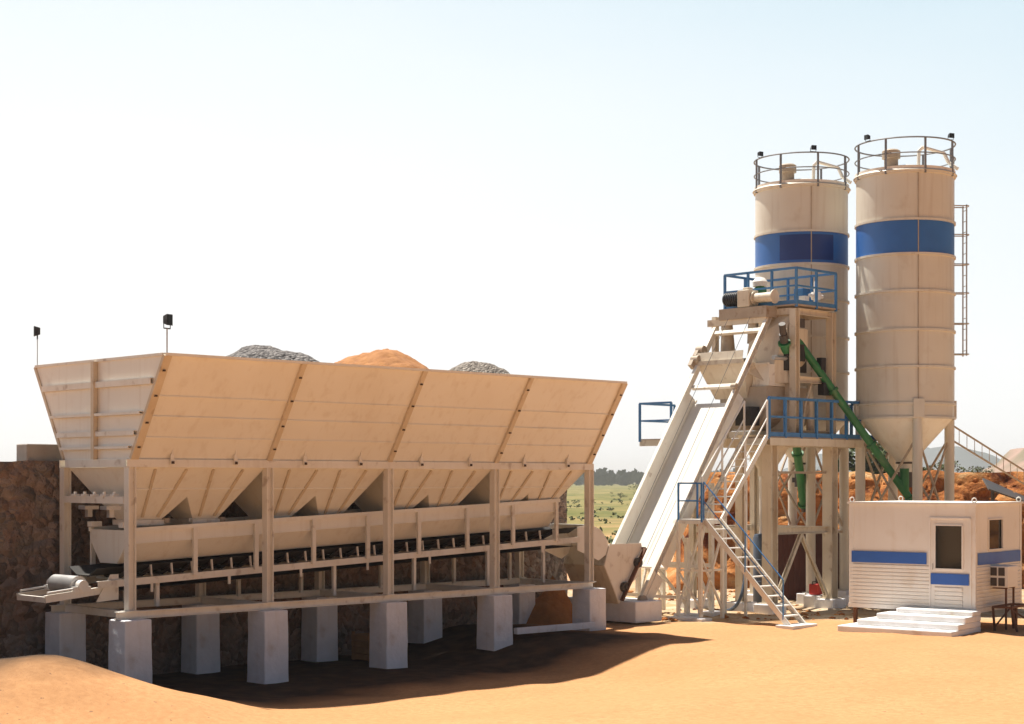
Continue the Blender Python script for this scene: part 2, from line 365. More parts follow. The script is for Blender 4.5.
# earth cutting behind the plant
bk = MB(); nu, nv = 420, 64
vs = []
for i in range(nu+1):
    x = 5.0+i*(62-5.0)/nu; end = sst(x, 5.0, 6.3)
    yb = 53.0+1.2*noise.noise(V(x*.13, 0, 7))+max(0, (x-25))*.10
    for j in range(nv+1):
        t = j/nv; f = min(1, t/.8)
        if t < .8: yy = yb+2.7*f; zz = 3.78*f**.9
        else:
            k = (t-.8)/.2; yy = yb+2.7+k*34; zz = 3.78-.5*k
        zz *= (.1+.9*end); x2 = x+max(0, yy-55)*.14
        if t < .82:
            q = V(x*.62, zz*.75, 4.0)
            d = .62*noise.fractal(q, .9, 2.1, 6)+.5*abs(noise.noise(V(x*.8, zz*.22, 9)))+.8*max(0, noise.noise(V(x*.33, zz*.5, 2))-.1)
            r = noise.noise(V(x*2.3, zz*2.3, 5)); d += .07*r+.05*noise.noise(V(x*5, zz*5, 1))
            amp = sst(f, 0, .12)*(1-.55*sst(f, .9, 1))
            vs.append(V(x2+.35*noise.noise(V(x, zz, 31))*amp, yy+.80*d*amp-.35*amp, zz+.30*noise.noise(V(x*1.1, zz*1.3, 17))*amp-(.4 if j == 0 else 0)))
        else: vs.append(V(x2, yy, zz+.16*noise.noise(V(x*.6, yy*.3, 3))+.10*noise.noise(V(x*2.2, yy, 3))))
bk.add(vs, [[i*(nv+1)+j, (i+1)*(nv+1)+j, (i+1)*(nv+1)+j+1, i*(nv+1)+j+1] for i in range(nu) for j in range(nv)])
struct(bk.build('earth_bank', 'soil', None, smooth=True))

# hills
def hill(name, cx, cy, rx, ry, h, m, seed, peaks):
    b = MB(); n, k = 60, 26; vs = []
    for i in range(n+1):
        for j in range(k+1):
            u = i/n*2-1; v = j/k*2-1; z = 0
            for pu, pw, ph in peaks: z = max(z, ph*math.exp(-((u-pu)/pw)**2))
            z *= max(0, 1-v*v)**.8*(1-abs(u)**6)
            z *= 1+.22*noise.fractal(V(u*5+seed, v*4, seed), .8, 2, 5)
            vs.append(V(cx+u*rx, cy+v*ry, h*z-.6))
    b.add(vs, [[i*(k+1)+j, (i+1)*(k+1)+j, (i+1)*(k+1)+j+1, i*(k+1)+j+1] for i in range(n) for j in range(k)])
    return struct(b.build(name, m, None, smooth=True))
hill('hill', 620, 2400, 520, 260, 52, 'hillfar', 3, [(-.30, .13, .8), (0.0, .18, 1.0), (.2, .2, .55), (-.6, .2, .35)])
hill('hill', 330, 900, 110, 90, 24, 'hill', 8, [(-.36, .22, .95), (.0, .3, 1.15), (.4, .3, .9)])

# ------------------------------------------------------------------ retaining wall and ramp behind the bins
wm = MB(); a0, a1, q0, q1 = -12.0, 14.4, WB+.36, WB+1.2
na, nz_ = 90, 16; vs = []
for i in range(na+1):
    for j in range(nz_+1):
        a = a0+(a1-a0)*i/na; z = -.6+(3.86+.6)*j/nz_
        vs.append(B(a, q0+.07*noise.noise(V(a*1.6, z*1.9, 1))+.05*noise.noise(V(a*4, z*4, 1)), z+(.06*noise.noise(V(a*1.2, 5, 1)) if j == nz_ else 0)))
wm.add(vs, [[i*(nz_+1)+j, (i+1)*(nz_+1)+j, (i+1)*(nz_+1)+j+1, i*(nz_+1)+j+1] for i in range(na) for j in range(nz_)])
wm.plate([B(a0, q0+.03, 3.84), B(a1, q0+.03, 3.84), B(a1, q1, 3.84), B(a0, q1, 3.84)], .02)
wm.plate([B(a1-.01, q0+.04, -.6), B(a1-.01, q1, -.6), B(a1-.01, q1, 3.83), B(a1-.01, q0+.04, 3.83)], .02)
tag(wm.build('retaining_wall', 'stone', None), 'dark brown stone retaining wall standing in shade behind the long hopper bins', 'wall')
rm = MB(); vs = []; nr, mr_ = 40, 14
for i in range(nr+1):
    for j in range(mr_+1):
        a = a0+(a1-.3-a0)*i/nr; q = q1-.02+7*j/mr_
        drop = 4.2*sst(q, q1+5, q1+7); vs.append(B(a, q, 3.72-drop+.08*noise.noise(V(a*.7, q*.7, 2))))
rm.add(vs, [[i*(mr_+1)+j, (i+1)*(mr_+1)+j, (i+1)*(mr_+1)+j+1, i*(mr_+1)+j+1] for i in range(nr) for j in range(mr_)])
struct(rm.build('loading_ramp', 'soil', None, smooth=True))
cb = MB(); cb.box(B(-.02, q0+.40, 4.03), 1.0, .42, .34, D1)
tag(cb.build('concrete_block', 'conc', None, bevel=.02), 'grey concrete block lying on top of the dark stone wall', 'block')

# ------------------------------------------------------------------ aggregate bins
binr = thing('aggregate_bin', 'long cream steel aggregate bin with flared walls and hopper bottoms on a post frame', 'hopper bin', B(0, 0, .96))
ZB, ZT, ZH = 3.885, 5.74, 2.74
FL = 1.13
def wall_pt(a, z, side, out=0):                          # side +1 front, -1 back
    k = (z-ZB)/(ZT-ZB); q = -.0-FL*k-out
    return B(a, q, z) if side > 0 else B(a, WB-q, z)
rows = [ZB, 4.28, 4.66, 5.02, ZT]
for side in (1, -1):
    for b in range(4):
        m = MB(); x0, x1 = b*BAY+(.004 if b else 0), (b+1)*BAY-.004
        for r in range(4):
            z0, z1 = rows[r], rows[r+1]; o = .0 if r % 2 == 0 else .006
            m.plate([wall_pt(x0, z0, side, o), wall_pt(x1, z0, side, o), wall_pt(x1, z1, side, o), wall_pt(x0, z1, side, o)], .012)
        for z in rows[1:4]:                                # pressed lips where sheets meet
            m.bar(wall_pt(x0+.07, z, side, .02), wall_pt(x1-.07, z, side, .02), .035, .022)
        for z in (5.40,):
            pass
        m.bar(wall_pt(x0, ZT, side, .02), wall_pt(x1, ZT, side, .02), .09, .05)
        m.build('wall_panel', 'cream', binr)
    for b in range(5):
        a = min(max(b*BAY, .05), LB-.05)
        m = MB(); p0, p1 = wall_pt(a, ZB+.01, side, .035), wall_pt(a, ZT-.01, side, .035)
        m.bar(p0, p1, .11 if 0 < b < 4 else .16, .07, up=D2*side)
        m.k = 1
        for f in (.12, .36, .62, .86):
            c = p0.lerp(p1, f); m.box(c+D2*side*.045-Z*.02, .045, .045, .03, D1)
        m.build('rib', ['rib', 'bolt'], binr)
for a, sg in ((0, -1), (LB, 1)):                           # the two end walls with their stiffener grid
    m = MB(); m.plate([wall_pt(a, ZB, 1), wall_pt(a, ZB, -1), wall_pt(a, ZT, -1), wall_pt(a, ZT, 1)], .014)
    e = m.build('end_panel', 'cream', binr)
    for z, h in ((4.10, .05), (4.36, .09), (4.72, .05), (5.28, .11)):
        mm = MB(); k = (z-ZB)/(ZT-ZB)*FL; aa = a+sg*(.05 if h < .07 else .04)
        mm.chan(B(aa, -k+.06, z), B(aa, WB+k-.06, z), .09 if h < .07 else .07, h, side=-sg if sg < 0 else 1); mm.build('stiffener', 'frame', e)
    for qf in (.5,):
        mm = MB(); mm.bar(B(a+sg*.06, WB*qf, ZB), B(a+sg*.06, WB*qf, ZT-.02), .10, .09, up=D1); mm.build('stiffener', 'rib', e)
    mm = MB(); mm.bar(wall_pt(a, ZT, 1), wall_pt(a, ZT, -1), .08, .05); mm.build('top_edge', 'frame', e)
for b in range(1, 4):                                      # dividers between the bays
    m = MB(); m.plate([wall_pt(b*BAY, ZB, 1, -.03), wall_pt(b*BAY, ZB, -1, -.03), wall_pt(b*BAY, ZT, -1, -.03), wall_pt(b*BAY, ZT, 1, -.03)], .012)
    m.build('divider', 'cream', binr)
# brackets tying the wall to the beam
for b in range(4):
    for f in (.27, .73):
        a = (b+f)*BAY; m = MB()
        m.prof(wall_pt(a-.012, ZB, 1), wall_pt(a+.012, ZB, 1), [(.0, 0), (.09, 0), (.17, .36), (.15, .37)] , Z)
        m.bar(B(a, -.10, ZB-.10), B(a, -.10, ZB+.09), .07, .03, up=D2)
        m.k = 1; m.box(B(a, -.12, ZB-.06), .05, .04, .05, D1); m.build('bracket', ['frame', 'bolt'], binr)
# hoppers: each bay ends in two gates
hz0, hz1 = 3.735, ZH
prof_ = [(.05, hz0), (.62, hz1), (1.18, hz1), (1.54, 3.18), (1.90, hz1), (2.46, hz1), (3.03, hz0)]
def hw(z): return 1.13-(hz0-z)/(hz0-hz1)*.80
for b in range(4):
    m = MB(); n = len(prof_); a0_ = b*BAY
    F = [B(a0_+a, WB/2-hw(z), z) for a, z in prof_]; K = [B(a0_+a, WB/2+hw(z), z) for a, z in prof_]
    # front and back walls split at the notch so that each is convex
    fl = lambda P, i: P[i]
    topF = B(a0_+1.54, WB/2-hw(hz0), hz0); topK = B(a0_+1.54, WB/2+hw(hz0), hz0)
    for P, t in ((F, topF), (K, topK)):
        m.add([P[0], P[1], P[2], P[3], t], [[0, 1, 2, 3, 4]]); m.add([t, P[3], P[4], P[5], P[6]], [[0, 1, 2, 3, 4]])
    for i in range(n-1):
        if i in (1, 4): continue
        m.add([F[i], F[i+1], K[i+1], K[i]], [[0, 1, 2, 3]])
    zs = 3.33; kx = (hz0-zs)/(hz0-hz1)*.57
    m.bar(B(a0_+.07+kx, WB/2-hw(zs)-.012, zs), B(a0_+3.01-kx, WB/2-hw(zs)-.012, zs), .03, .022)
    ho = m.build('hopper', 'cream', binr)
    for a in (.90, 2.18):
        for da in (-.34, .34):
            mm = MB(); mm.bar(B(a0_+a+da*.5, WB/2-hw(2.80)-.02, 2.80), B(a0_+a+da, WB/2-hw(3.70)-.02, 3.70), .05, .035, up=D2); mm.build('stiffener', 'rib', ho)
        g_ = MB(); g_.box(B(a0_+a, WB/2, ZH-.05), .66, .80, .10, D1); g_.box(B(a0_+a, WB/2-.30, ZH-.02), .72, .05, .07, D1)
        go = g_.build('gate', 'frame', binr)
        c_ = MB(); c_.tube(B(a0_+a+.36, WB/2-.36, ZH-.02), B(a0_+a+.36, WB/2+.1, ZH+.0), .045)
        c_.box(B(a0_+a+.36, WB/2-.38, ZH-.02), .10, .10, .10, D1); c_.build('cylinder', 'gate', go)
# frame
for q in (0, WB):
    for b in range(5):
        m = MB(); a = b*BAY; m.ibeam(B(a, q, 1.10), B(a, q, 3.735), .16, .16, up=D1, t=.02)
        m.box(B(a, q, 1.108), .24, .24, .012, D1); m.build('frame_post', 'frame', binr)
    m = MB(); m.chan(B(-.10, q, 3.81), B(LB+.10, q, 3.81), .12, .15, side=(-1 if q == 0 else 1)); m.build('frame_beam', 'frame', binr)
    m = MB(); m.ibeam(B(-.30, q, 1.03), B(LB+.12, q, 1.03), .13, .14); m.build('base_beam', 'frame', binr)
for b in range(5):
    a = b*BAY
    m = MB(); m.chan(B(a, .07, 3.81), B(a, WB-.07, 3.81), .10, .145); m.build('frame_beam', 'frame', binr)
    m = MB(); m.chan(B(a, .07, 1.03), B(a, WB-.07, 1.03), .10, .135); m.build('base_beam', 'frame', binr)
m = MB(); m.chan(B(-.04, .09, 3.13), B(-.04, WB-.09, 3.13), .10, .13); cbm = m.build('crossmember', 'frame', binr)
for q in (.45, .8, 1.15, 1.5, 1.85):
    m = MB(); m.box(B(-.06, q, 3.215), .12, .12, .04, D1); m.tube(B(-.06, q, 3.23), B(-.06, q, 3.28), .03); m.build('clamp', 'white', cbm)
for q in (.72, 1.5):
    m = MB(); m.box(B(.02, q, 2.98), .30, .24, .07, D1); m.box(B(.05, q+.05, 2.88), .10, .10, .16, D1); m.build('clamp', 'galv', cbm)

# ------------------------------------------------------------------ weigh conveyor under the hoppers
cv = thing('weigh_conveyor', 'cream trough conveyor with black belt rollers slung under the hopper gates', 'conveyor', B(0, WB/2, 1.1))
def CZ(a): return .040*a                                   # the conveyor climbs towards the skip
QC = WB/2
tr = MB(); prv = None
for s in (-1, 1):
    pts = [(.62, 2.55), (.62, 2.30), (.30, 1.92)]
    for (q_a, z_a), (q_b, z_b) in zip(pts, pts[1:]):
        tr.plate([B(.25, QC+s*q_a, z_a+CZ(.25)), B(LB-.5, QC+s*q_a, z_a+CZ(LB-.5)), B(LB-.5, QC+s*q_b, z_b+CZ(LB-.5)), B(.25, QC+s*q_b, z_b+CZ(.25))], .012)
    tr.bar(B(.22, QC+s*.65, 2.55+CZ(.2)), B(LB-.48, QC+s*.65, 2.55+CZ(LB-.5)), .07, .08)
    tr.bar(B(.25, QC+s*.635, 2.30+CZ(.2)), B(LB-.5, QC+s*.635, 2.30+CZ(LB-.5)), .02, .02)
for a in (.25, LB-.5):
    z = CZ(a); tr.plate([B(a, QC-.62, 2.55+z), B(a, QC+.62, 2.55+z), B(a, QC+.62, 2.30+z), B(a, QC+.30, 1.92+z), B(a, QC-.30, 1.92+z), B(a, QC-.62, 2.30+z)], .012)
tr = tr.build('trough', 'cream', cv)
for q in (-.62+QC, .62+QC):
    m = MB(); m.box(B(.28, q+.06*(1 if q < QC else -1), 2.66), .22, .16, .10, D1); m.build('hanger', 'white', cv)
for s in (-1, 1):
    m = MB(); m.chan(B(-.35, QC+s*.60, 1.58+CZ(-.3)), B(LB+.25, QC+s*.60, 1.58+CZ(LB+.2)), .07, .13, side=s); m.build('side_rail', 'frame', cv)
m = MB(); hb = .42
for s0, s1, dz0, dz1 in ((-.50, -.22, .20, .06), (-.22, .22, .06, .06), (.22, .50, .06, .20)):
    m.plate([B(-.30, QC+s0, 1.68+dz0+CZ(-.4)), B(LB+.3, QC+s0, 1.68+dz0+CZ(LB)), B(LB+.3, QC+s1, 1.68+dz1+CZ(LB)), B(-.30, QC+s1, 1.68+dz1+CZ(-.4))], .014)
m.plate([B(-.30, QC-.36, 1.42+CZ(-.4)), B(LB+.3, QC-.36, 1.42+CZ(LB)), B(LB+.3, QC+.36, 1.42+CZ(LB)), B(-.30, QC+.36, 1.42+CZ(-.4))], .014)
m.build('belt', 'rubber', cv)
for i in range(26):
    a = .35+i*.455; z = CZ(a)
    m = MB(); m.tube(B(a, QC-.55, 1.80+z), B(a, QC-.24, 1.68+z), .045, 8); m.tube(B(a, QC-.22, 1.67+z), B(a, QC+.22, 1.67+z), .045, 8); m.tube(B(a, QC+.55, 1.80+z), B(a, QC+.24, 1.68+z), .045, 8)
    m.k = 1; m.bar(B(a, QC-.60, 1.66+z), B(a, QC-.57, 1.87+z), .045, .02, up=D1); m.bar(B(a, QC-.60, 1.62+z), B(a, QC+.60, 1.62+z), .05, .04)
    m.build('roller', ['dark', 'frame'], cv, smooth=True)
for i in range(9):
    a = .30+i*1.43
    for s in (-1, 1):
        m = MB(); m.bar(B(a, QC+s*.665, 1.60+CZ(a)), B(a, QC+s*.665, 2.53+CZ(a)), .09, .055, up=D2); m.build('upright', 'frame', cv)
for a in (.95, 3.6, 5.2, 7.4, 9.6, 11.4):
    for s in (-1, 1):
        m = MB(); m.chan(B(a, QC+s*.56, 1.11), B(a, QC+s*.56, 1.53+CZ(a)), .07, .07, up=D1); m.build('leg', 'frame', cv)
for i in range(7):
    a = .8+i*1.75
    for s in (-1, 1):
        m = MB(); m.bar(B(a, QC+s*.62, 1.36+CZ(a)), B(a, QC+s*.62, 1.53+CZ(a)), .05, .03, up=D2); m.build('hanger', 'frame', cv)
# tail end that sticks out on the left
for s in (-1, 1):
    m = MB(); m.chan(B(-1.35, QC+s*.50, 1.35), B(-.10, QC+s*.50, 1.47), .08, .13, side=s); m.plate([B(-.35, QC+s*.56, 1.25), B(.12, QC+s*.56, 1.28), B(.12, QC+s*.56, 1.75), B(-.05, QC+s*.56, 1.75)], .012)
    m.build('tail_frame', 'frame', cv)
    m = MB(); m.box(B(-.62, QC+s*.50, 1.50), .34, .12, .10, D1); m.tube(B(-.62, QC+s*.43, 1.57), B(-.62, QC+s*.60, 1.57), .10, 14); m.tube(B(-1.3, QC+s*.50, 1.46), B(-.68, QC+s*.50, 1.52), .022)
    m.build('bearing', 'white', cv, smooth=True)
m = MB(); m.tube(B(-.62, QC-.42, 1.57), B(-.62, QC+.42, 1.57), .17, 20); m.build('tail_pulley', 'galv', cv, smooth=True)
m = MB(); m.bar(B(-1.32, QC-.5, 1.34), B(-1.32, QC+.5, 1.34), .07, .10); m.build('tail_frame', 'frame', cv)
# discharge hood over the skip
m = MB(); a = LB+.62; z = CZ(a)-.32
hood = [(0, 2.35), (.38, 2.22), (.62, 1.95), (.66, 1.66), (.30, 1.48), (-.45, 1.75), (-.45, 2.3)]
for s in (-1, 1): m.plate([B(a+x, QC+s*.62, zz+z-.12) for x, zz in hood], .014)
for (xa, za), (xb, zb) in zip(hood[:3], hood[1:4]):
    m.plate([B(a+xa, QC-.62, za+z-.12), B(a+xa, QC+.62, za+z-.12), B(a+xb, QC+.62, zb+z-.12), B(a+xb, QC-.62, zb+z-.12)], .012)
m.build('discharge_hood', 'cream', cv)

# ------------------------------------------------------------------ piers
pw = MB(); hh = 1.62
pw.lathe((0, 0, 0), [(.5, -.02), (.5, .02)], 4)
def pier_mesh(sd, tw=.56):
    m = MB(); n = 8; rnd = random.Random(sd); vs = []
    for j in range(n+1):
        z = -hh+hh*j/n; wv = tw/2+.015*(1-j/n)
        for sx, sy in ((-1, -1), (1, -1), (1, 1), (-1, 1)):
            vs.append(D1*(sx*wv+rnd.uniform(-.005, .005))+D2*(sy*wv+rnd.uniform(-.005, .005))+Z*z)
    fs = [[j*4+i, j*4+(i+1) % 4, j*4+4+(i+1) % 4, j*4+4+i] for j in range(n) for i in range(4)]+[[3, 2, 1, 0], [n*4+i for i in range(4)]]
    m.add(vs, fs); return m
PL = ['rough whitewashed concrete pier half hidden behind the sand mound under the front left bin post', 'tall whitewashed concrete pier under the second front bin post from the left',
      'whitewashed concrete pier under the middle front bin post', 'whitewashed concrete pier under the fourth front bin post from the left', 'whitewashed concrete pier under the last front bin post beside the skip bucket',
      'shaded concrete pier under the back left corner of the bins below the conveyor tail', 'shaded concrete pier of the back row seen between the first and second front piers',
      'shaded concrete pier of the back row seen between the second and third front piers', 'shaded concrete pier of the back row seen just right of the middle front pier', 'shaded concrete pier at the back right corner of the bins']
k = 0
for q in (0, WB):
    for b in range(5):
        m = pier_mesh(k); c = B(b*BAY, q, .955); m.v = [v+c for v in m.v]
        o = m.build('concrete_pier', 'pier', None, bevel=.02); tag(o, PL[k], 'pier', 'concrete piers under the bins'); k += 1

# ------------------------------------------------------------------ material heaps in the bins
def heap(a, q, ztop, rad, h, m, lab, seed, cat):
    b = MB(); n, kk = 64, 22; c = B(a, q, ztop); vs = [c+Z*0]
    for j in range(1, kk+1):
        r = rad*j/kk; dz = h*(j/kk)**1.75
        for i in range(n):
            t = 2*math.pi*i/n; p = V(math.cos(t)*r, math.sin(t)*r, 0)
            e = .10*noise.noise(p*1.5+V(seed, 0, 0))+.05*noise.noise(p*5+V(seed, 3, 0))+.02*noise.noise(p*13+V(seed, 3, 0))
            vs.append(c+p+Z*(-dz+e*min(1, j/3)))
    fs = [[0, 1+i, 1+(i+1) % n] for i in range(n)]+[[1+(j-1)*n+i, 1+j*n+i, 1+j*n+(i+1) % n, 1+(j-1)*n+(i+1) % n] for j in range(1, kk) for i in range(n)]
    b.add(vs, fs); tag(b.build('aggregate_heap', m, None, smooth=True), lab, cat, 'heaps of aggregate in the bins')
heap(3.98, 1.28, 6.25, 1.9, .9, 'gravel', 'dark grey coarse gravel heap rising above the bin wall, leftmost of the three heaps', 1, 'gravel heap')
heap(7.02, 1.28, 6.34, 1.7, .98, 'pilesand', 'orange sand heap rising above the middle of the bin wall', 5, 'sand heap')
heap(9.85, 1.28, 6.18, 1.7, .95, 'gravel_tan', 'pale fine gravel heap rising above the right part of the bin wall', 9, 'gravel heap')

# ------------------------------------------------------------------ floodlights
def floodlight(lab, loc, ph, rz, tilt=0.0):
    t = thing('floodlight', lab, 'floodlight', (0, 0, 0), 'floodlights on the plant')
    m = MB(); m.tube((0, 0, 0), (0, 0, ph), .014 if ph > .5 else .02, 8); m.build('pole', 'galv', t)
    m = MB(); m.path([(-.13, 0, ph+.16), (-.13, 0, ph), (.13, 0, ph), (.13, 0, ph+.16)], .012); m.build('bracket', 'black', t)
    m = MB(); f = [V(-.115, -.10, ph+.05), V(.115, -.10, ph+.05), V(.115, -.10, ph+.25), V(-.115, -.10, ph+.25)]
    bk_ = [V(-.07, .08, ph+.09), V(.07, .08, ph+.09), V(.07, .08, ph+.22), V(-.07, .08, ph+.22)]
    m.add(f+bk_, [[0, 1, 2, 3], [7, 6, 5, 4], [0, 4, 5, 1], [1, 5, 6, 2], [2, 6, 7, 3], [3, 7, 4, 0]])
    h = m.build('lamp_housing', 'black', t)
    m = MB(); m.plate([V(-.10, -.106, ph+.065), V(.10, -.106, ph+.065), V(.10, -.106, ph+.235), V(-.10, -.106, ph+.235)], .006); m.build('lens', 'glass', h)
    t.location = loc; t.rotation_euler = (0, 0, rz); t.scale = (.66, .66, .66 if ph < .3 else 1); return t
floodlight('small black floodlight on a thin pole at the far left corner of the bins', wall_pt(.02, ZT, -1), .55, R(-70))
floodlight('small black floodlight on a thin pole at the near left corner of the bins', wall_pt(.05, ZT+.02, 1), .44, R(60))

# ------------------------------------------------------------------ silos
def railing_arc(parent, c, r, z, h, n):
    m = MB(); m.ring(c, r, z+h, .022); rl = m.build('railing', 'srail', parent, smooth=True)
    m = MB(); m.ring(c, r, z+h*.52, .018); m.build('mid_rail', 'srail', rl, smooth=True)
    m = MB(); m.lathe(c, [(r-.006, z+.02), (r-.006, z+.10)], 48, (False, False)); m.lathe(c, [(r+.006, z+.10), (r+.006, z+.02)], 48, (False, False)); m.build('toe_board', 'frame', rl, smooth=True)
    for i in range(n):
        a = 2*math.pi*(i+.22)/n; p = Vector(c)+V(math.cos(a)*r, math.sin(a)*r, 0)
        m = MB(); m.bar(p+Z*(z-.1), p+Z*(z+h), .05, .05, up=V(math.cos(a), math.sin(a), 0)); m.build('railing_post', 'srail', rl)
RS = 1.33
def make_silo(lab, cx, cy):
    c = V(cx, cy, 0); t = thing('cement_silo', lab, 'silo', (cx, cy, 0), 'cement silos')
    ZT_ = 11.86
    m = MB(); m.lathe(c, [(RS, 10.57), (RS, ZT_)], 64, (False, False)); m.lathe(c, [(RS, 5.20), (RS, 9.63)], 64, (False, False)); m.build('shell', 'silo', t, smooth=True)
    m = MB(); m.lathe(c, [(RS+.003, 9.63), (RS+.003, 10.57)], 64, (False, False)); m.build('blue_band', 'blue', t, smooth=True)
    for z in (ZT_, 10.57, 9.63, 8.63, 7.58, 6.58, 5.58, 5.20):
        m = MB(); m.lathe(c, [(RS-.01, z-.035), (RS+.045, z-.03), (RS+.045, z+.03), (RS-.01, z+.035)], 64, (False, False)); m.build('ring', 'silo', t)
    m = MB(); m.lathe(c, [(RS+.08, ZT_+.03), (RS+.02, ZT_+.10), (.5, ZT_+.32), (0.02, ZT_+.36)], 64, (True, False)); m.build('roof', 'silo', t, smooth=True)
    m = MB(); m.lathe(c, [(.19, 3.72), (.19, 3.95), (RS-.03, 5.20)], 64, (True, False)); m.build('cone', 'cream', t, smooth=True)
    m = MB(); m.lathe(c, [(.25, 3.95), (.25, 4.0)], 24); m.lathe(c, [(.20, 3.30), (.20, 3.72)], 24); m.box(c+V(0, 0, 3.5), .5, .3, .14, D1); m.build('valve', 'dark', t, smooth=True)
    railing_arc(t, c, RS+.03, ZT_+.05, .86, 8)
    m = MB(); f = c+V(-.45, -.3, 0); m.lathe(f, [(.19, ZT_+.2), (.19, ZT_+.50), (.25, ZT_+.52), (.25, ZT_+.72), (.20, ZT_+.76), (.05, ZT_+.78)], 24); m.build('dust_filter', 'gate', t, smooth=True)
    m = MB(); pp = c+V(.25, -.5, 0); m.path([pp+V(0, 0, ZT_+.2), pp+V(.02, 0, ZT_+.70), pp+V(.12, 0, ZT_+.80), pp+V(.75, .15, ZT_+.66), pp+V(.86, .12, ZT_+.40), c+V(math.cos(R(-20))*(RS+.1), math.sin(R(-20))*(RS+.1), ZT_+.2)], .05); m.build('vent_pipe', 'cream', t, smooth=True)
    an = R(-88); e = V(math.cos(an), math.sin(an), 0)
    m = MB(); m.tube(c+e*(RS+.012)+Z*5.2, c+e*(RS+.012)+Z*(ZT_-.04), .016, 6)
    m.build('weld_strip', 'gate', t, smooth=True)
    for an in (R(182), R(-88), R(2), R(92)):
        e = V(math.cos(an), math.sin(an), 0); p = c+e*(RS-.08)
        m = MB(); m.tube(p+Z*.28, p+Z*5.35, .135, 14); m.box(p+Z*.30, .42, .42, .03, e); m.box(p+e*.06+Z*5.45, .20, .30, .5, e); m.build('leg', 'silo', t, smooth=True)
    A = [R(182), R(-88), R(2), R(92)]
    for i in range(4):
        p = c+V(math.cos(A[i]), math.sin(A[i]), 0)*(RS-.08); q = c+V(math.cos(A[(i+1) % 4]), math.sin(A[(i+1) % 4]), 0)*(RS-.08)
        m = MB(); m.bar(p+Z*2.0, q+Z*4.7, .05, .05); m.bar(q+Z*2.0, p+Z*4.7, .05, .05); m.bar(p+Z*2.0, q+Z*2.0, .07, .07); m.build('bracing', 'gate', t)
    return t
S2 = V(10.93, 45.9, 0); S1 = V(8.42, 48.0, 0)
silo2 = make_silo('nearer cream cement silo with blue band, a caged side ladder on its right', S2.x, S2.y)
silo1 = copy_tree(silo2); silo1.location = S1; silo1['label'] = 'farther cream cement silo with blue band standing behind the mixing tower'
OFF[silo1.name] = S1
pm = MB(); vs = []
for i in range(25):
    a_ = R(-127+69*i/24)
    for z in (9.74, 10.46): vs.append(S1+V(math.cos(a_)*(RS+.008), math.sin(a_)*(RS+.008), z))
pm.add(vs, [[2*i, 2*i+2, 2*i+3, 2*i+1] for i in range(24)]); M['patch'] = mat('dark_blue_paint', (.016, .045, .20), .35, scale=1.5); pm.build('painted_patch', 'patch', silo1, smooth=True)
# ladder on the near silo only
la = MB(); e = V(1, 0.05, 0).normalized(); sd_ = e.cross(Z)
for s in (-1, 1): la.bar(S2+e*(RS+.36)+sd_*.16*s+Z*6.95, S2+e*(RS+.36)+sd_*.16*s+Z*11.15, .035, .035)
for i in range(14): z = 7.1+i*.30; la.tube(S2+e*(RS+.36)-sd_*.16+Z*z, S2+e*(RS+.36)+sd_*.16+Z*z, .011, 6)
lad = la.build('ladder', 'galv', silo2)
for z in (7.0, 7.85, 8.70, 9.50, 10.32, 11.12):
    m = MB()
    for s in (-1, 1): m.tube(S2+e*(RS-.02)+sd_*.16*s+Z*z, S2+e*(RS+.40)+sd_*.16*s+Z*z, .018, 6)
    pts = [S2+e*(RS+.36)+Z*z+sd_*.16+e*0]
    for i in range(9):
        a_ = math.pi*i/8; pts.append(S2+e*(RS+.36)+Z*z+sd_*.2*math.cos(a_)+e*.10*math.sin(a_))
    m.path(pts, .014, 6); m.build('hoop', 'galv', lad)
m = MB(); p = S2+V(1, .05, 0)*(RS+.04); m.tube(p+Z*3.9, p+Z*12.5, .03, 8); m.build('standpipe', 'galv', silo2, smooth=True)
for (si, an, lab, rz) in ((S1, 200, 'small black floodlight on the left rail post of the farther silo', 40), (S1, -86, 'small black floodlight on the front rail of the farther silo', 15),
                      (S2, -150, 'small black floodlight tilted on the left rail of the nearer silo', -60), (S2, -40, 'small black floodlight on the right rail post of the nearer silo', 20)):
    floodlight(lab, (si.x+math.cos(R(an))*(RS+.03), si.y+math.sin(R(an))*(RS+.03), 12.75), .06, R(rz))
for s_, nm in ((S1, 'farther'), (S2, 'nearer')):
    for i, an in enumerate((R(182), R(-88), R(2), R(92))):
        p = s_+V(math.cos(an), math.sin(an), 0)*(RS-.08); m = MB(); m.box(p+V(0, 0, .0), .58, .58, .58, D1)
        side = ('left', 'front', 'right', 'back')[i]
        tag(m.build('concrete_footing', 'pier', None, bevel=.02), 'square concrete footing under the %s leg of the %s silo' % (side, nm), 'footing', 'footings of the silos')

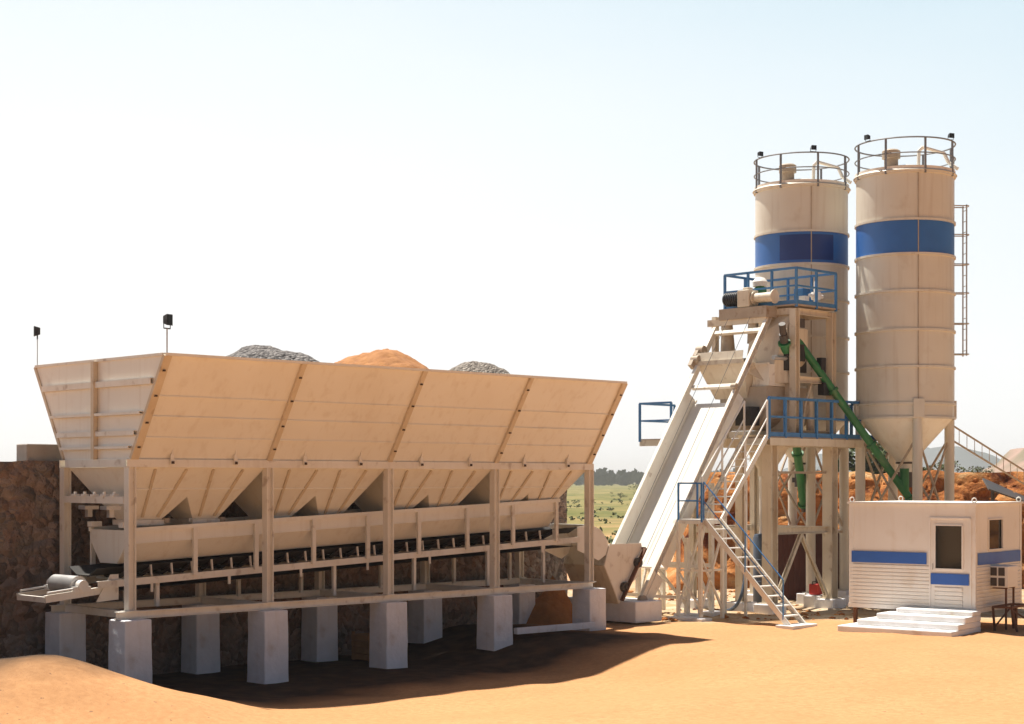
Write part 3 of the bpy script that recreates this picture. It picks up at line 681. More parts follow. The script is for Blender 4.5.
# ------------------------------------------------------------------ mixing tower
tw = thing('mixing_tower', 'tall cream steel mixing tower with blue railed platforms in front of the silos', 'tower', T(1.5, 1, 0))
ZP, ZU = 4.62, 8.18
def railing(parent, pts, z, h=1.0, posts=None, mt='rail', toe=True, spacing=.9, th=.055):
    m = MB()
    for a, b in zip(pts, pts[1:]): m.bar(a+Z*(z+h), b+Z*(z+h), th, th)
    rl = m.build('railing', mt, parent)
    m = MB()
    for a, b in zip(pts, pts[1:]): m.bar(a+Z*(z+h*.52), b+Z*(z+h*.52), th*.8, th*.8)
    m.build('mid_rail', mt, rl)
    if toe:
        m = MB()
        for a, b in zip(pts, pts[1:]): m.bar(a+Z*(z+.07), b+Z*(z+.07), .012, .12)
        m.build('toe_board', mt, rl)
    done = []
    for a, b in zip(pts, pts[1:]):
        L = (b-a).length; n = max(1, round(L/spacing))
        for i in range(n+1):
            p = a.lerp(b, i/n)
            if any((p-x).length < .1 for x in done): continue
            done.append(p); m = MB(); m.bar(p+Z*(z-.06), p+Z*(z+h), th, th, up=D1); m.build('railing_post', mt, rl)
    return rl
# columns
for (p, q, b, t_, wd) in ((0, 0, .25, ZP-.2, .30), (2.73, 0, .25, ZP-.2, .30), (0, .95, .25, ZP-.2, .22), (0, 2.6, .25, ZP-.2, .16), (2.73, 2.6, .25, ZP-.2, .16),
                          (1.09, 0, ZP-.2, ZU-.1, .20), (2.78, 0, ZP-.2, ZU-.1, .20), (1.09, 2.3, ZP-.2, ZU-.1, .20), (2.78, 2.3, ZP-.2, ZU-.1, .20)):
    m = MB(); m.ibeam(T(p, q, b), T(p, q, t_), wd, wd, up=D1, t=.024)
    m.box(T(p, q, b+.012), wd+.16, wd+.16, .024, D1); m.build('column', 'tower', tw)
for (x, q, nm) in ((0, 0, 'under the near left column of the mixing tower'), (2.73, 0, 'under the near right column of the mixing tower'), (0, .95, 'with a grey hose, under the slender middle column of the mixing tower'),
                   (0, 2.6, 'under the far left column of the mixing tower'), (2.73, 2.6, 'under the far right column of the mixing tower')):
    m = MB(); m.box(T(x, q, -.03), .62, .62, .56, D1); tag(m.build('concrete_footing', 'pier', None, bevel=.02), 'whitewashed concrete footing '+nm, 'footing', 'footings of the tower')
# platform beams
P0, P1_, Q0, Q1 = -.45, 4.5, -.30, 3.9
for q in (Q0, .55, 2.6):
    m = MB(); m.chan(T(P0, q, ZP-.12), T(P1_, q, ZP-.12), .09, .20, side=-1 if q < 1 else 1); m.build('platform_beam', 'tower', tw)
for p in (P0, 0, 1.4, 2.73, P1_):
    m = MB(); m.chan(T(p, Q0+.05, ZP-.12), T(p, 2.55, ZP-.12), .08, .18); m.build('platform_beam', 'tower', tw)
m = MB(); m.plate([T(P0, Q0, ZP), T(P1_, Q0, ZP), T(P1_, .55, ZP), T(P0, .55, ZP)], .03); m.build('platform_deck', 'gate', tw)
railing(tw, [T(P0+.03, Q0+.02, 0), T(P1_, Q0+.02, 0), T(P1_, .5, 0)], ZP, 1.02, spacing=.72, th=.07)
# far gallery beyond the skip rails
for p in (-.45, .9):
    m = MB(); m.chan(T(p, 2.7, ZP-.1), T(p, 4.1, ZP-.1), .08, .16); m.build('platform_beam', 'tower', tw)
m = MB(); m.plate([T(-.5, 2.9, ZP), T(1.0, 2.9, ZP), T(1.0, 4.1, ZP), T(-.5, 4.1, ZP)], .03); m.build('platform_deck', 'gate', tw)
railing(tw, [T(-.5, 2.95, 0), T(-.5, 4.08, 0), T(1.0, 4.08, 0)], ZP, 1.0, spacing=1.3, th=.055, toe=False)
# bracing below
m = MB(); m.chan(T(.15, 0, 2.15), T(2.6, 0, 2.15), .10, .18); m.build('tie_beam', 'tower', tw)
for (pa, za, pb, zb) in ((1.37, 2.05, .25, .35), (1.37, 2.05, 2.55, .35)):
    m = MB(); m.chan(T(pa, 0, za), T(pb, 0, zb), .08, .11, up=D2); m.build('brace', 'tower', tw)
for q in (0,):
    m = MB(); m.bar(T(.15, .05, 3.7), T(2.6, .05, 3.7), .06, .06); m.build('brace', 'gate', tw)
m = MB(); m.chan(T(2.73, .15, 2.15), T(2.73, 2.45, 2.15), .10, .16); m.chan(T(0, 1.1, 2.15), T(0, 2.45, 2.15), .10, .16); m.chan(T(.15, 2.6, 2.15), T(2.6, 2.6, 2.15), .10, .16); m.build('tie_beam', 'tower', tw)
# upper frame beams
for z in (8.02, 6.20, 4.75):
    m = MB(); m.chan(T(1.19, 0, z), T(2.68, 0, z), .10, .17); m.chan(T(1.09, .1, z), T(1.09, 2.2, z), .10, .17); m.chan(T(2.78, .1, z), T(2.78, 2.2, z), .10, .17); m.chan(T(1.19, 2.3, z), T(2.68, 2.3, z), .10, .17)
    m.build('tie_beam', 'tower', tw)
m = MB(); m.plate([T(1.0, -.12, ZU), T(3.0, -.12, ZU), T(3.0, 2.4, ZU), T(1.0, 2.4, ZU)], .04); m.build('platform_deck', 'gate', tw)
railing(tw, [T(1.03, 2.3, 0), T(1.03, -.10, 0), T(2.86, -.10, 0), T(2.86, 2.3, 0), T(1.03, 2.3, 0)], ZU, .98, spacing=.82, th=.06)
# cladding
m = MB(); m.plate([T(1.16, .13, 4.85), T(1.16, 2.2, 4.85), T(1.16, 2.2, 6.85), T(1.16, .13, 6.85)], .012); m.build('side_cladding', 'tower', tw)
for z in (6.12, 6.75):
    m = MB(); m.bar(T(1.12, .12, z), T(1.12, 2.2, z), .06, .05); m.build('tie_beam', 'gate', tw)
m = MB(); m.plate([T(1.14, .12, 6.1), T(1.14, .12, 7.95), T(1.14, 1.15, 7.95), T(.62, 1.15, 7.2), T(.20, 1.0, 6.4), T(.5, .45, 6.1)], .014); m.build('guard_plate', 'tower', tw)
m = MB(); m.plate([T(1.2, 1.4, 6.3), T(2.7, 1.4, 6.3), T(2.7, 1.4, 8.0), T(1.2, 1.4, 8.0)], .012); m.build('back_cladding', 'tower', tw)
m = MB(); m.box(T(1.95, .45, 6.70), .55, .06, .55, D1); m.box(T(1.5, .06, 7.72), .22, .05, .24, D1); m.build('hatch', 'dark', tw)
m = MB(); m.box(T(2.45, -.02, 5.98), .38, .2, .34, D1); m.build('control_box', 'black', tw, bevel=.01)
m = MB(); m.box(T(2.35, .02, 6.62), .22, .16, .42, D1); m.build('control_box', 'black', tw, bevel=.01)
# mixer body
m = MB(); r_ = .78; pr = []
for i in range(20):
    a = math.pi*i/19; pr.append((1.25+.1*0-r_*0+r_*math.cos(a)*-1, 5.45-r_*.78*math.sin(a)))
mp = [T(.55, 1.25+x-1.25, zz) for x, zz in pr]+[T(.55, 1.25+r_, 6.05), T(.55, 1.25-r_, 6.05)]
mp = [T(.9, .25+x*.0+1.05+(x-1.25), zz) for x, zz in pr]
shape = [(1.15+(x-1.25), zz) for x, zz in pr]+[(1.15+r_, 6.0), (1.15-r_, 6.0)]
A_ = [T(.35, q, z) for q, z in shape]; B_ = [T(2.45, q, z) for q, z in shape]; n = len(shape)
m.add(A_+B_, [list(range(n))[::-1], list(range(n, 2*n))]+[[i, (i+1) % n, n+(i+1) % n, n+i] for i in range(n)]); m.build('mixer', 'gate', tw)
m = MB(); m.box(T(.15, .85, 5.2), .4, .5, .5, D1); m.tube(T(.30, 1.35, 5.35), T(-.15, 1.35, 5.35), .19, 16); m.build('mixer_motor', 'black', tw, smooth=True)
m = MB(); m.lathe(T(1.4, 1.15, 0), [(.80, 4.72), (.24, 3.80), (.24, 3.60)], 28); m.build('discharge_chute', 'tower', tw, smooth=True)
m = MB(); m.box(T(.95, .85, 6.30), 1.0, 1.0, .58, D1)
for q in (.36, .85, 1.34): m.bar(T(.435, q, 6.02), T(.435, q, 6.58), .05, .03, up=D1)
m.bar(T(.43, .35, 6.6), T(.43, 1.36, 6.6), .05, .05); m.build('mixer_cover', 'frame', tw)
m = MB(); m.tube(T(.42, .2, 6.75), T(1.0, .2, 6.75), .06, 10); m.tube(T(1.0, .2, 6.75), T(1.0, .2, 6.4), .03, 8); m.build('pneumatic_cylinder', 'galv', tw, smooth=True)
# cement weigh hopper
m = MB(); m.lathe(T(1.9, .78, 0), [(.20, 6.05), (.20, 6.30), (.52, 6.85), (.52, 7.60)], 28); m.build('weigh_hopper', 'tower', tw, smooth=True)
m = MB(); m.lathe(T(2.35, .4, 0), [(.10, 4.6), (.10, 6.1)], 14); m.path([T(1.6, .15, 4.7), T(1.75, .12, 5.6), T(2.1, .15, 6.2)], .035); m.build('water_pipe', 'tower', tw, smooth=True)
# receiving hopper where the skip tips
m = MB()
top = [T(-.15, .80, 6.65), T(1.05, .80, 6.65), T(1.05, 2.35, 6.65), T(-.15, 2.35, 6.65)]; bot = [T(.35, 1.0, 5.7), T(1.05, 1.0, 5.7), T(1.05, 2.1, 5.7), T(.35, 2.1, 5.7)]
m.add(top+bot, [[0, 1, 5, 4], [1, 2, 6, 5], [2, 3, 7, 6], [3, 0, 4, 7]]); m.plate([T(-.15, .80, 6.65), T(-.15, 2.35, 6.65), T(-.10, 2.35, 6.95), T(-.10, .80, 6.95)], .02)
m.plate([T(-.17, .75, 6.6), T(-.17, 2.4, 6.6), T(-.17, 2.4, 6.72), T(-.17, .75, 6.72)], .05); m.build('receiving_hopper', 'tower', tw)
# winch and bits on top
m = MB(); m.box(T(.85, 1.35, 8.02), .55, 1.6, .30, D1); m.build('winch_base', 'gate', tw)
m = MB(); m.tube(T(.82, 2.1, 8.45), T(.82, 1.62, 8.45), .17, 18)
for i in range(7): m.tube(T(.82, 2.06-i*.065, 8.45), T(.82, 2.03-i*.065, 8.45), .195, 18)
m.build('winch_motor', 'black', tw, smooth=True)
m = MB(); m.box(T(.82, 1.35, 8.42), .42, .40, .46, D1); m.box(T(.82, 1.35, 8.68), .2, .2, .1, D1); m.build('winch_gearbox', 'tower', tw, bevel=.02)
m = MB(); m.tube(T(.82, 1.1, 8.42), T(.82, .45, 8.42), .13, 18); m.tube(T(.82, 1.12, 8.42), T(.82, 1.09, 8.42), .19, 18); m.tube(T(.82, .47, 8.42), T(.82, .44, 8.42), .19, 18); m.build('winch_drum', 'tower', tw, smooth=True)
m = MB(); m.lathe(T(1.5, 1.45, 0), [(.18, 8.2), (.18, 8.75), (.12, 8.82)], 18); m.k = 1; m.lathe(T(1.5, 1.45, 0), [(.2, 8.82), (.21, 8.95), (.12, 9.06), (.02, 9.08)], 18); m.build('vent_filter', ['green', 'white'], tw, smooth=True)
m = MB(); m.tube(T(2.5, .3, 8.2), T(2.5, .3, 8.95), .06, 12); m.lathe(T(2.5, .3, 0), [(.13, 8.45), (.15, 8.55), (.13, 8.65)], 14); m.tube(T(2.2, .3, 8.55), T(2.8, .3, 8.55), .05, 10); m.box(T(2.15, .45, 8.38), .2, .2, .3, D1); m.build('dosing_valve', 'white', tw, smooth=True)
m = MB(); m.box(T(2.85, 1.0, 8.55), .4, .3, .55, D1); m.build('control_box', 'rail', tw, bevel=.01)
# posts at the head of the skip track
for q in (2.45, .85):
    m = MB(); m.chan(T(.80, q, 6.6), T(.80, q, 8.0), .13, .16, up=D1); m.build('head_post', 'tower', tw)
m = MB(); m.cone(T(.8, 2.05, 8.0), T(.8, 2.0, 6.6), .14, .24, 10); m.cone(T(.8, 1.15, 8.0), T(.8, 1.15, 7.2), .13, .17, 10); m.build('counterweight', 'gate', tw, smooth=True)
m = MB(); m.bar(T(.68, .6, 7.82), T(.68, 2.6, 7.82), .10, .18); m.build('tie_beam', 'tower', tw)

# ------------------------------------------------------------------ skip hoist
RB = V(3.04, 40.5, .26); RT = V(6.93, 44.33, 7.94); RW = 1.68
slope = (RT-RB).normalized(); nrm = D2.cross(slope).normalized()
if nrm.z < 0: nrm = -nrm
sk = thing('skip_hoist', 'steep pale skip hoist track climbing from the bins to the mixing tower', 'skip hoist', RB-D2*RW/2)
def H(s, q, h): return RB+slope*s-D2*q+nrm*h
LS = (RT-RB).length
for q in (0, RW):
    m = MB(); m.chan(H(0, q, 0), H(LS-(.0 if q == 0 else .35), q, 0), .10, .16, up=nrm, side=1 if q == 0 else -1); m.build('track_rail', 'frame', sk)
    m = MB(); sg = 1 if q == 0 else -1; q2 = q+.03*sg
    m.plate([H(1.5, q2, -.08), H(6.9, q2, -.08), H(6.9, q2, -.42), H(1.5, q2, -.42)], .012)
    m.bar(H(1.5, q2+.03*sg, -.40), H(6.9, q2+.03*sg, -.40), .05, .05, up=nrm); m.build('side_plate', 'cream', sk)
m = MB(); m.plate([H(1.55, .08, -.37), H(6.75, .08, -.37), H(6.75, RW-.08, -.37), H(1.55, RW-.08, -.37)], .012)
m.bar(H(1.6, RW*.42, -.357), H(3.6, RW*.42, -.357), .02, .016, up=nrm)
m.bar(H(1.52, .04, -.33), H(1.52, RW-.04, -.33), .05, .08, up=nrm); m.build('floor_sheet', 'sheet', sk)
for s in (.15, 7.1, 8.9):
    m = MB(); m.bar(H(s, .05, -.10 if s < 8 else 0), H(s, RW-.05, -.10 if s < 8 else 0), .10, .10, up=nrm); m.build('cross_bar', 'frame', sk)
for s, h in ((7.8, .12), (8.15, .1)):
    m = MB(); m.box(H(s, RW+.12, h), .3, .12, .2, slope); m.tube(H(s+.1, RW+.18, h), H(s+.1, RW-.05, h), .12, 14); m.build('limit_switch', 'gate', sk, smooth=True)
m = MB(); m.box(H(6.9, -.02, .12), .14, .1, .12, slope); m.tube(H(6.9, -.1, .14), H(6.9, .06, .14), .07, 12); m.build('limit_switch', 'gate', sk, smooth=True)
for q in (.45, 1.2):
    m = MB(); m.tube(H(1.0, q, .10), H(LS-.2, q, .20), .007, 6); m.build('hoist_cable', 'dark', sk)
# foot of the track and its support trestle
for q in (-.02, RW+.02):
    m = MB(); m.plate([H(-.1, q, -.28), H(1.2, q, -.40), H(1.2, q, .08), H(-.1, q, .08)], .014); m.build('foot_plate', 'frame', sk)
    m = MB(); m.tube(H(.35, q-.06, -.02), H(.35, q+.06, -.02), .13, 16); m.build('sheave', 'gate', sk, smooth=True)
def tz(s): return H(s, 0, -.55)
for s in (2.6, 4.3):
    base = H(s, 0, -.6)
    for q in (.02, RW-.02):
        p = H(s, q, -.6); m = MB(); m.chan(V(p.x, p.y, .05), p, .10, .12, up=D1); m.build('trestle_post', 'frame', sk)
for q in (.02, RW-.02):
    a, b = H(2.6, q, -.6), H(4.3, q, -.6)
    m = MB(); m.bar(V(a.x, a.y, .3), V(b.x, b.y, b.z-.3), .06, .06); m.bar(V(b.x, b.y, .3), V(a.x, a.y, a.z-.3), .06, .06); m.bar(V(a.x, a.y, 1.3), V(b.x, b.y, 1.3), .07, .08); m.bar(V(a.x, a.y, .5), H(.6, q, -.2), .06, .08); m.build('trestle_brace', 'frame', sk)
for s in (2.6, 4.3):
    a, b = H(s, .02, -.6), H(s, RW-.02, -.6)
    m = MB(); m.bar(V(a.x, a.y, 1.3), V(b.x, b.y, 1.3), .07, .08); m.bar(V(a.x, a.y, .3), V(b.x, b.y, b.z-.2), .06, .06); m.build('trestle_brace', 'frame', sk)
# skip bucket waiting in its pit
bu = thing('skip_bucket', 'tan steel skip bucket resting at the foot of the hoist track below the bin conveyor', 'bucket', H(.6, RW/2, 0))
shape = [(-.78, 1.68), (.37, 1.68), (.44, 1.42), (.26, .85), (-.15, .60), (-.45, .22), (-.62, .55), (-.98, 1.17)]
def U(s, q, z): return RB+D1*s-D2*q+Z*z
for q in (.16, RW-.16):
    m = MB(); m.plate([U(s, q, z) for s, z in shape], .02); m.build('side_plate', 'frame', bu)
m = MB()
for (sa, za), (sb, zb) in list(zip(shape, shape[1:]+shape[:1]))[2:]:
    m.plate([U(sa, .17, za), U(sa, RW-.17, za), U(sb, RW-.17, zb), U(sb, .17, zb)], .016)
m.build('body', 'tower', bu)
for q in (.10, RW-.10):
    for s, z in ((-.30, .62), (.20, 1.2)):
        m = MB(); m.tube(U(s, q-.05, z), U(s, q+.05, z), .12, 18); m.tube(U(s, q-.08, z), U(s, q+.08, z), .05, 12); m.build('wheel', 'dark', bu, smooth=True)
m = MB()
for q in (.06, RW-.06): m.bar(U(-.45, q, .30), U(.42, q, 1.55), .05, .10, up=D2)
m.bar(U(.42, .06, 1.55), U(.42, RW-.06, 1.55), .06, .06); m.build('bail', 'rust', bu)
m = MB(); m.box(RB+D1*(.15)-D2*.9+Z*.02, 1.0, 2.4, .52, D1); tag(m.build('concrete_footing', 'pier', None, bevel=.03), 'low grey concrete footing at the foot of the skip hoist track', 'footing')
for (s, q, lab) in ((2.6, .02, 'small concrete pad under the near trestle post of the hoist'), (4.3, .02, 'small concrete pad under the rear near trestle post of the hoist'), (2.6, RW, 'small concrete pad under the far trestle post of the hoist')):
    p = H(s, q, -.6); m = MB(); m.box(V(p.x, p.y, .0), .5, .5, .22, D1); tag(m.build('concrete_pad', 'pier', None, bevel=.02), lab, 'pad', 'pads under the hoist trestle')

# ------------------------------------------------------------------ stair
st = thing('steel_stair', 'two flight pale steel stair with a landing leading up to the tower platform', 'stair', (5.0, 41.2, 0))
ZL = 2.50
def flight(foot, head, wd, n, hand, hside, th=1.0):
    d = Vector(head)-Vector(foot); h = V(d.x, d.y, 0).normalized(); sdv = V(h.y, -h.x, 0)
    for s in (-1, 1):
        m = MB(); m.chan(foot+sdv*s*wd/2, head+sdv*s*wd/2, .05, .13, side=-s); m.build('stringer', 'frame', st)
    for i in range(1, n):
        p = foot+d*i/n; m = MB(); m.box(p, wd-.04, .17, .028, sdv); m.build('tread', 'white', st)
    for s in hside:
        e_ = sdv*s*(wd/2+.02)
        m = MB(); m.tube(foot+e_+Z*.95+d*.06, head+e_+Z*.95, .025*th, 8); hr = m.build('handrail', hand, st)
        m = MB(); m.tube(foot+e_+Z*.48+d*.06, head+e_+Z*.48, .02*th, 8); m.build('mid_rail', hand, hr)
        for f in (.06, .5, 1.0):
            p = foot+d*f+e_; m = MB(); m.bar(p, p+Z*.95, .04*th, .04*th, up=h); m.build('railing_post', hand, hr)
up_foot = V(5.03, 41.70, ZL); up_head = V(up_foot.x, up_foot.y, 0)+D1*1.85+Z*ZP
flight(up_foot, up_head, .70, 11, 'white', (-1, 1))
F0 = V(up_foot.x, up_foot.y, 0)
lo_head = F0-D1*.42+D2*.37+Z*ZL; lo_foot = F0-D1*.42+D2*2.93+Z*.03
flight(lo_foot, lo_head, .62, 11, 'rail', (-1,), .65)
L_ = [F0-D1*.85+D2*.36, F0-D1*.85-D2*.36, F0-D2*.36, F0+D2*.36]
m = MB(); m.plate([p+Z*ZL for p in L_], .04)
for a, b in zip(L_, L_[1:]+L_[:1]): m.bar(a+Z*(ZL-.05), b+Z*(ZL-.05), .05, .09)
m.build('landing', 'frame', st)
railing(st, [L_[0]+V(.02,0,0), L_[1], L_[2]-D1*.1], ZL, .92, mt='rail', toe=False, spacing=1.0, th=.04)
for p in L_:
    m = MB(); m.bar(V(p.x, p.y, -.05), V(p.x, p.y, ZL-.05), .075, .075, up=D1); m.build('post', 'frame', st)
for a, za, b, zb in ((L_[0], .25, L_[3], ZL-.3), (L_[3], .25, L_[0], 1.6), (L_[1], .25, L_[2], ZL-.3), (L_[0], 1.25, L_[3], 1.25), (L_[0], .3, L_[1], 1.2), (L_[0], 1.25, L_[1], 1.25)):
    m = MB(); m.bar(a+Z*za, b+Z*zb, .05, .05); m.build('brace', 'frame', st)
q_ = F0+D1*.9+D2*.3
for k_ in (-.33, .33):
    m = MB(); m.bar(F0+D1*1.0-D2*k_+Z*3.5, F0+D1*1.0-D2*k_+Z*.0, .06, .06, up=D1); m.build('post', 'frame', st)
m = MB(); m.box(lo_foot-Z*.02, 1.0, .5, .10, D1); tag(m.build('concrete_pad', 'wash', None, bevel=.01), 'flat white concrete pad under the foot of the lower stair flight', 'pad')
m = MB(); m.box(F0-D1*.85+Z*.0, 1.1, .42, .16, D2); tag(m.build('concrete_pad', 'pier', None, bevel=.01), 'low whitewashed pad under the two left posts of the stair landing', 'pad')

# ------------------------------------------------------------------ screw conveyors
def screw(lab, p0, p1, r):
    t = thing('screw_conveyor', lab, 'screw conveyor', p0, 'green screw conveyors'); d = (p1-p0).normalized()
    m = MB(); m.tube(p0, p1, r, 18); m.build('tube', 'green', t, smooth=True)
    for f in (.0, .33, .66, 1.0):
        c = p0.lerp(p1, f); m = MB(); m.tube(c-d*.03, c+d*.03, r+.05, 18); m.build('flange', 'green', t, smooth=True)
    m = MB(); m.tube(p1+d*.05, p1+d*.30, r*.95, 16); m.tube(p1+d*.3, p1+d*.62, r*.75, 16); m.build('motor', 'dark', t, smooth=True)
    m = MB(); c = p0+d*.25; m.tube(c, c+Z*.62, r+.02, 16); m.build('inlet', 'green', t, smooth=True)
    m = MB(); m.tube(p0-d*.22, p0-d*.03, r*.8, 14); m.build('end_bearing', 'dark', t, smooth=True)
    c = p0+d*((p1-p0).length-.35); m = MB(); m.tube(c, c-Z*.45, r+.02, 16); m.build('outlet', 'rubber', t, smooth=True)
screw('long green screw conveyor slanting from the nearer silo up past the blue railing', V(10.95, 45.45, 3.0), T(1.65, .45, 7.45), .108)
screw('short steep green screw conveyor under the farther silo between the tower columns', V(8.38, 47.4, 2.8), T(.85, .16, 7.15), .12)

# ------------------------------------------------------------------ yard things by the tower
m = MB(); c = V(7.0, 45.7, 0); m.lathe(c, [(.30, .0), (.32, .05), (.32, 1.9), (.28, 2.0), (.05, 2.02)], 28)
for z in (.7, 1.3): m.ring(c, .325, z, .018, 28)
m.tube(c+V(-.1, 0, 2.0), c+V(-.1, 0, 4.6), .045, 10)
tk = thing('water_tank', 'narrow slate blue upright tank with a white pipe beside the tower column', 'tank', c); m.f and None
m1 = MB(); m1.lathe(c, [(.30, .0), (.32, .05), (.32, 1.9), (.28, 2.0), (.05, 2.02)], 28); m1.build('body', 'tankblue', tk, smooth=True)
for z in (.7, 1.3): m1 = MB(); m1.ring(c, .325, z, .018, 28); m1.build('band', 'tankblue', tk)
m1 = MB(); m1.path([c+V(-.1, 0, 2.0), c+V(-.1, 0, 4.7), c+V(.3, -.4, 4.8)], .045); m1.build('pipe', 'white', tk, smooth=True)
def sheetbox(name, lab, cat, c, L, dpt, h, ax, mt, rib=.16):
    t = thing(name, lab, cat, c); ax = Vector(ax).normalized(); sdv = V(ax.y, -ax.x, 0)
    m = MB(); m.box(Vector(c)+Z*h/2, L, dpt, h, ax); m.build('body', mt, t)
    m = MB(); n = int(L/rib)
    for i in range(n+1):
        for s in (-1, 1):
            p = Vector(c)+ax*(-L/2+L*i/n)+sdv*s*(dpt/2+.012); m.bar(p, p+Z*h, .05, .03, up=sdv)
    m.build('ribs', mt, t)
    m = MB(); m.plate([Vector(c)+ax*(sx*(L/2+.1))+sdv*(sy*(dpt/2+.1))+Z*(h+.03) for sx, sy in ((-1, -1), (1, -1), (1, 1), (-1, 1))], .04); m.build('roof', mt, t)
    return t
sheetbox('storage_shed', 'dark red brown sheet metal shed behind the tower legs', 'shed', (9.2, 49.2, 0), 3.0, 1.6, 1.95, (1, .1, 0), 'maroon')
gs = thing('generator', 'small bright red generator sitting on a white block by the tower leg', 'generator', (8.43, 45.55, .32))
m = MB(); m.box((8.43, 45.55, .49), .40, .30, .30, D1); m.build('body', 'red', gs, bevel=.03)
m = MB(); m.path([V(8.27, 45.4, .62), V(8.27, 45.4, .70), V(8.6, 45.7, .70), V(8.6, 45.7, .62)], .015); m.build('handle', 'dark', gs)
m = MB(); m.box((8.43, 45.55, .14), .62, .5, .36, D1); tag(m.build('concrete_block', 'wash', None, bevel=.02), 'white concrete block under the red generator', 'block')
# slanted dark sheet and posts on the bank
lt = thing('lean_to_roof', 'black slanted lean-to roof on posts before the earth bank behind the cabin', 'lean-to', (16.0, 54.5, .6))
m = MB(); m.plate([V(15.4, 54.0, 3.55), V(18.2, 54.6, 2.4), V(18.2, 53.0, 2.2), V(15.2, 52.6, 3.2)], .05); m.build('roof', 'dark', lt)
for x, y, h in ((15.5, 53.2, 3.2), (16.9, 53.2, 3.85), (18.1, 53.3, 3.85)):
    m = MB(); m.tube(V(x, y, 0), V(x, y, h), .06, 8); m.build('post', 'dark', lt)
# rusty steel props leaning at the far side of the near silo
for i, (dx, r_) in enumerate(((0, .045), (.22, .04))):
    pass
lp = thing('leaning_ladder', 'thin steel ladder slanting down behind the nearer silo towards the earth bank', 'ladder', (13.2, 47.0, 3.3))
pa, pb = V(12.30, 46.2, 5.05), V(16.6, 52.2, 3.55)
for s in (0, 1):
    m = MB(); o_ = V(0, 0, -.42*s); m.bar(pa+o_, pb+o_, .04, .04); m.build('side_rail', 'gate', lp)
for i in range(1, 12):
    c = pa.lerp(pb, i/12); m = MB(); m.bar(c, c-Z*.42, .014, .014, up=D1); m.build('rung', 'gate', lp)
for x_, y_, z_ in ((12.35, 46.3, 5.05), (16.6, 52.2, 3.6)):
    m = MB(); m.tube(V(x_, y_, 0), V(x_, y_, z_), .05, 8); m.build('support_post', 'gate', lp)
hs = MB(); p = T(-.05, .75, 0); pts = []
for i in range(13):
    t = i/12; pts.append(p+V(-.25*t-.35*t*t, -.15*t-.3*math.sin(t*3), 1.25*(1-t)**2+.04+(.28 if i == 0 else 0)))
hs.path(pts, .045, 8); tag(hs.build('hose', 'tankblue', None, smooth=True), 'grey hose hanging down beside the slender tower column onto its footing', 'hose')
# crate, beam, earth heap under the right end of the bins
cr = thing('timber_crate', 'small weathered orange timber crate in the shade beneath the bins', 'crate', B(7.0, 1.6, -.4))
zc = ground_z(*B(7.0, 1.6, 0)[:2])
for i in range(4): m = MB(); m.box(B(7.0, 1.3, zc+.08+i*.14), .55, .03, .12, D1); m.box(B(7.0, 1.9, zc+.08+i*.14), .55, .03, .12, D1); m.box(B(6.72, 1.6, zc+.08+i*.14), .03, .56, .12, D1); m.box(B(7.28, 1.6, zc+.08+i*.14), .03, .56, .12, D1); m.build('slat', 'plank', cr)
for da in (-.25, .25):
    for dq in (-.27, .27): m = MB(); m.bar(B(7+da, 1.6+dq, zc), B(7+da, 1.6+dq, zc+.62), .05, .05, up=D1); m.build('corner_post', 'plank', cr)
m = MB(); z0 = .12
m.bar(B(9.75, -.15, z0), B(12.0, -.45, z0+.02), .14, .14); tag(m.build('concrete_beam', 'pier', None, bevel=.01), 'pale concrete beam lying on the ground between the last two bin piers', 'beam')
m = MB(); c = B(13.0, 1.85, 0); n = 28
vs = [c+Z*1.15]
for j in range(1, 7):
    for i in range(n):
        t = 2*math.pi*i/n; r = .85*j/6; p = V(math.cos(t)*r, math.sin(t)*r*.8, 0)
        vs.append(c+p+Z*(1.15*(1-(j/6)**1.2)-.1+.16*noise.noise(p*2.2)))
m.add(vs, [[0, 1+i, 1+(i+1) % n] for i in range(n)]+[[1+(j-1)*n+i, 1+j*n+i, 1+j*n+(i+1) % n, 1+(j-1)*n+(i+1) % n] for j in range(1, 6) for i in range(n)])
tag(m.build('sand_heap', 'pilesand', None, smooth=True), 'small orange earth heap beyond the last bin pier', 'earth heap')
# loose stones and rubble around the tower foot
rb = MB(); rnd = random.Random(3)
def rock(b, c, s, rnd):
    vs = []; ico = [(0, 0, 1), (.89, 0, .45), (.28, .85, .45), (-.72, .53, .45), (-.72, -.53, .45), (.28, -.85, .45), (.72, .53, -.45), (-.28, .85, -.45), (-.89, 0, -.45), (-.28, -.85, -.45), (.72, -.53, -.45), (0, 0, -1)]
    fs = [[0, 1, 2], [0, 2, 3], [0, 3, 4], [0, 4, 5], [0, 5, 1], [1, 6, 2], [2, 7, 3], [3, 8, 4], [4, 9, 5], [5, 10, 1], [6, 7, 2], [7, 8, 3], [8, 9, 4], [9, 10, 5], [10, 6, 1], [11, 7, 6], [11, 8, 7], [11, 9, 8], [11, 10, 9], [11, 6, 10]]
    b.add([c+V(x*s*rnd.uniform(.7, 1.2), y*s*rnd.uniform(.7, 1.2), z*s*rnd.uniform(.5, .9)) for x, y, z in ico], fs)
for i in range(420):
    x = rnd.uniform(2.5, 11); y = rnd.uniform(40.8, 53); s = rnd.choice((.03, .04, .05, .07, .1)) * (1.6 if y > 50 else 1)
    rock(rb, V(x, y, ground_z(x, y)), s, rnd)
for i in range(220):
    x = rnd.uniform(6, 24); f = rnd.random(); y = 52.4+2.7*f+rnd.uniform(-.3, .5); rock(rb, V(x, y-.3, 3.78*f**.9+rnd.uniform(-.1, .1)), rnd.choice((.04, .06, .09, .12)), rnd)
struct(rb.build('rubble', 'soil', None), 'stuff')

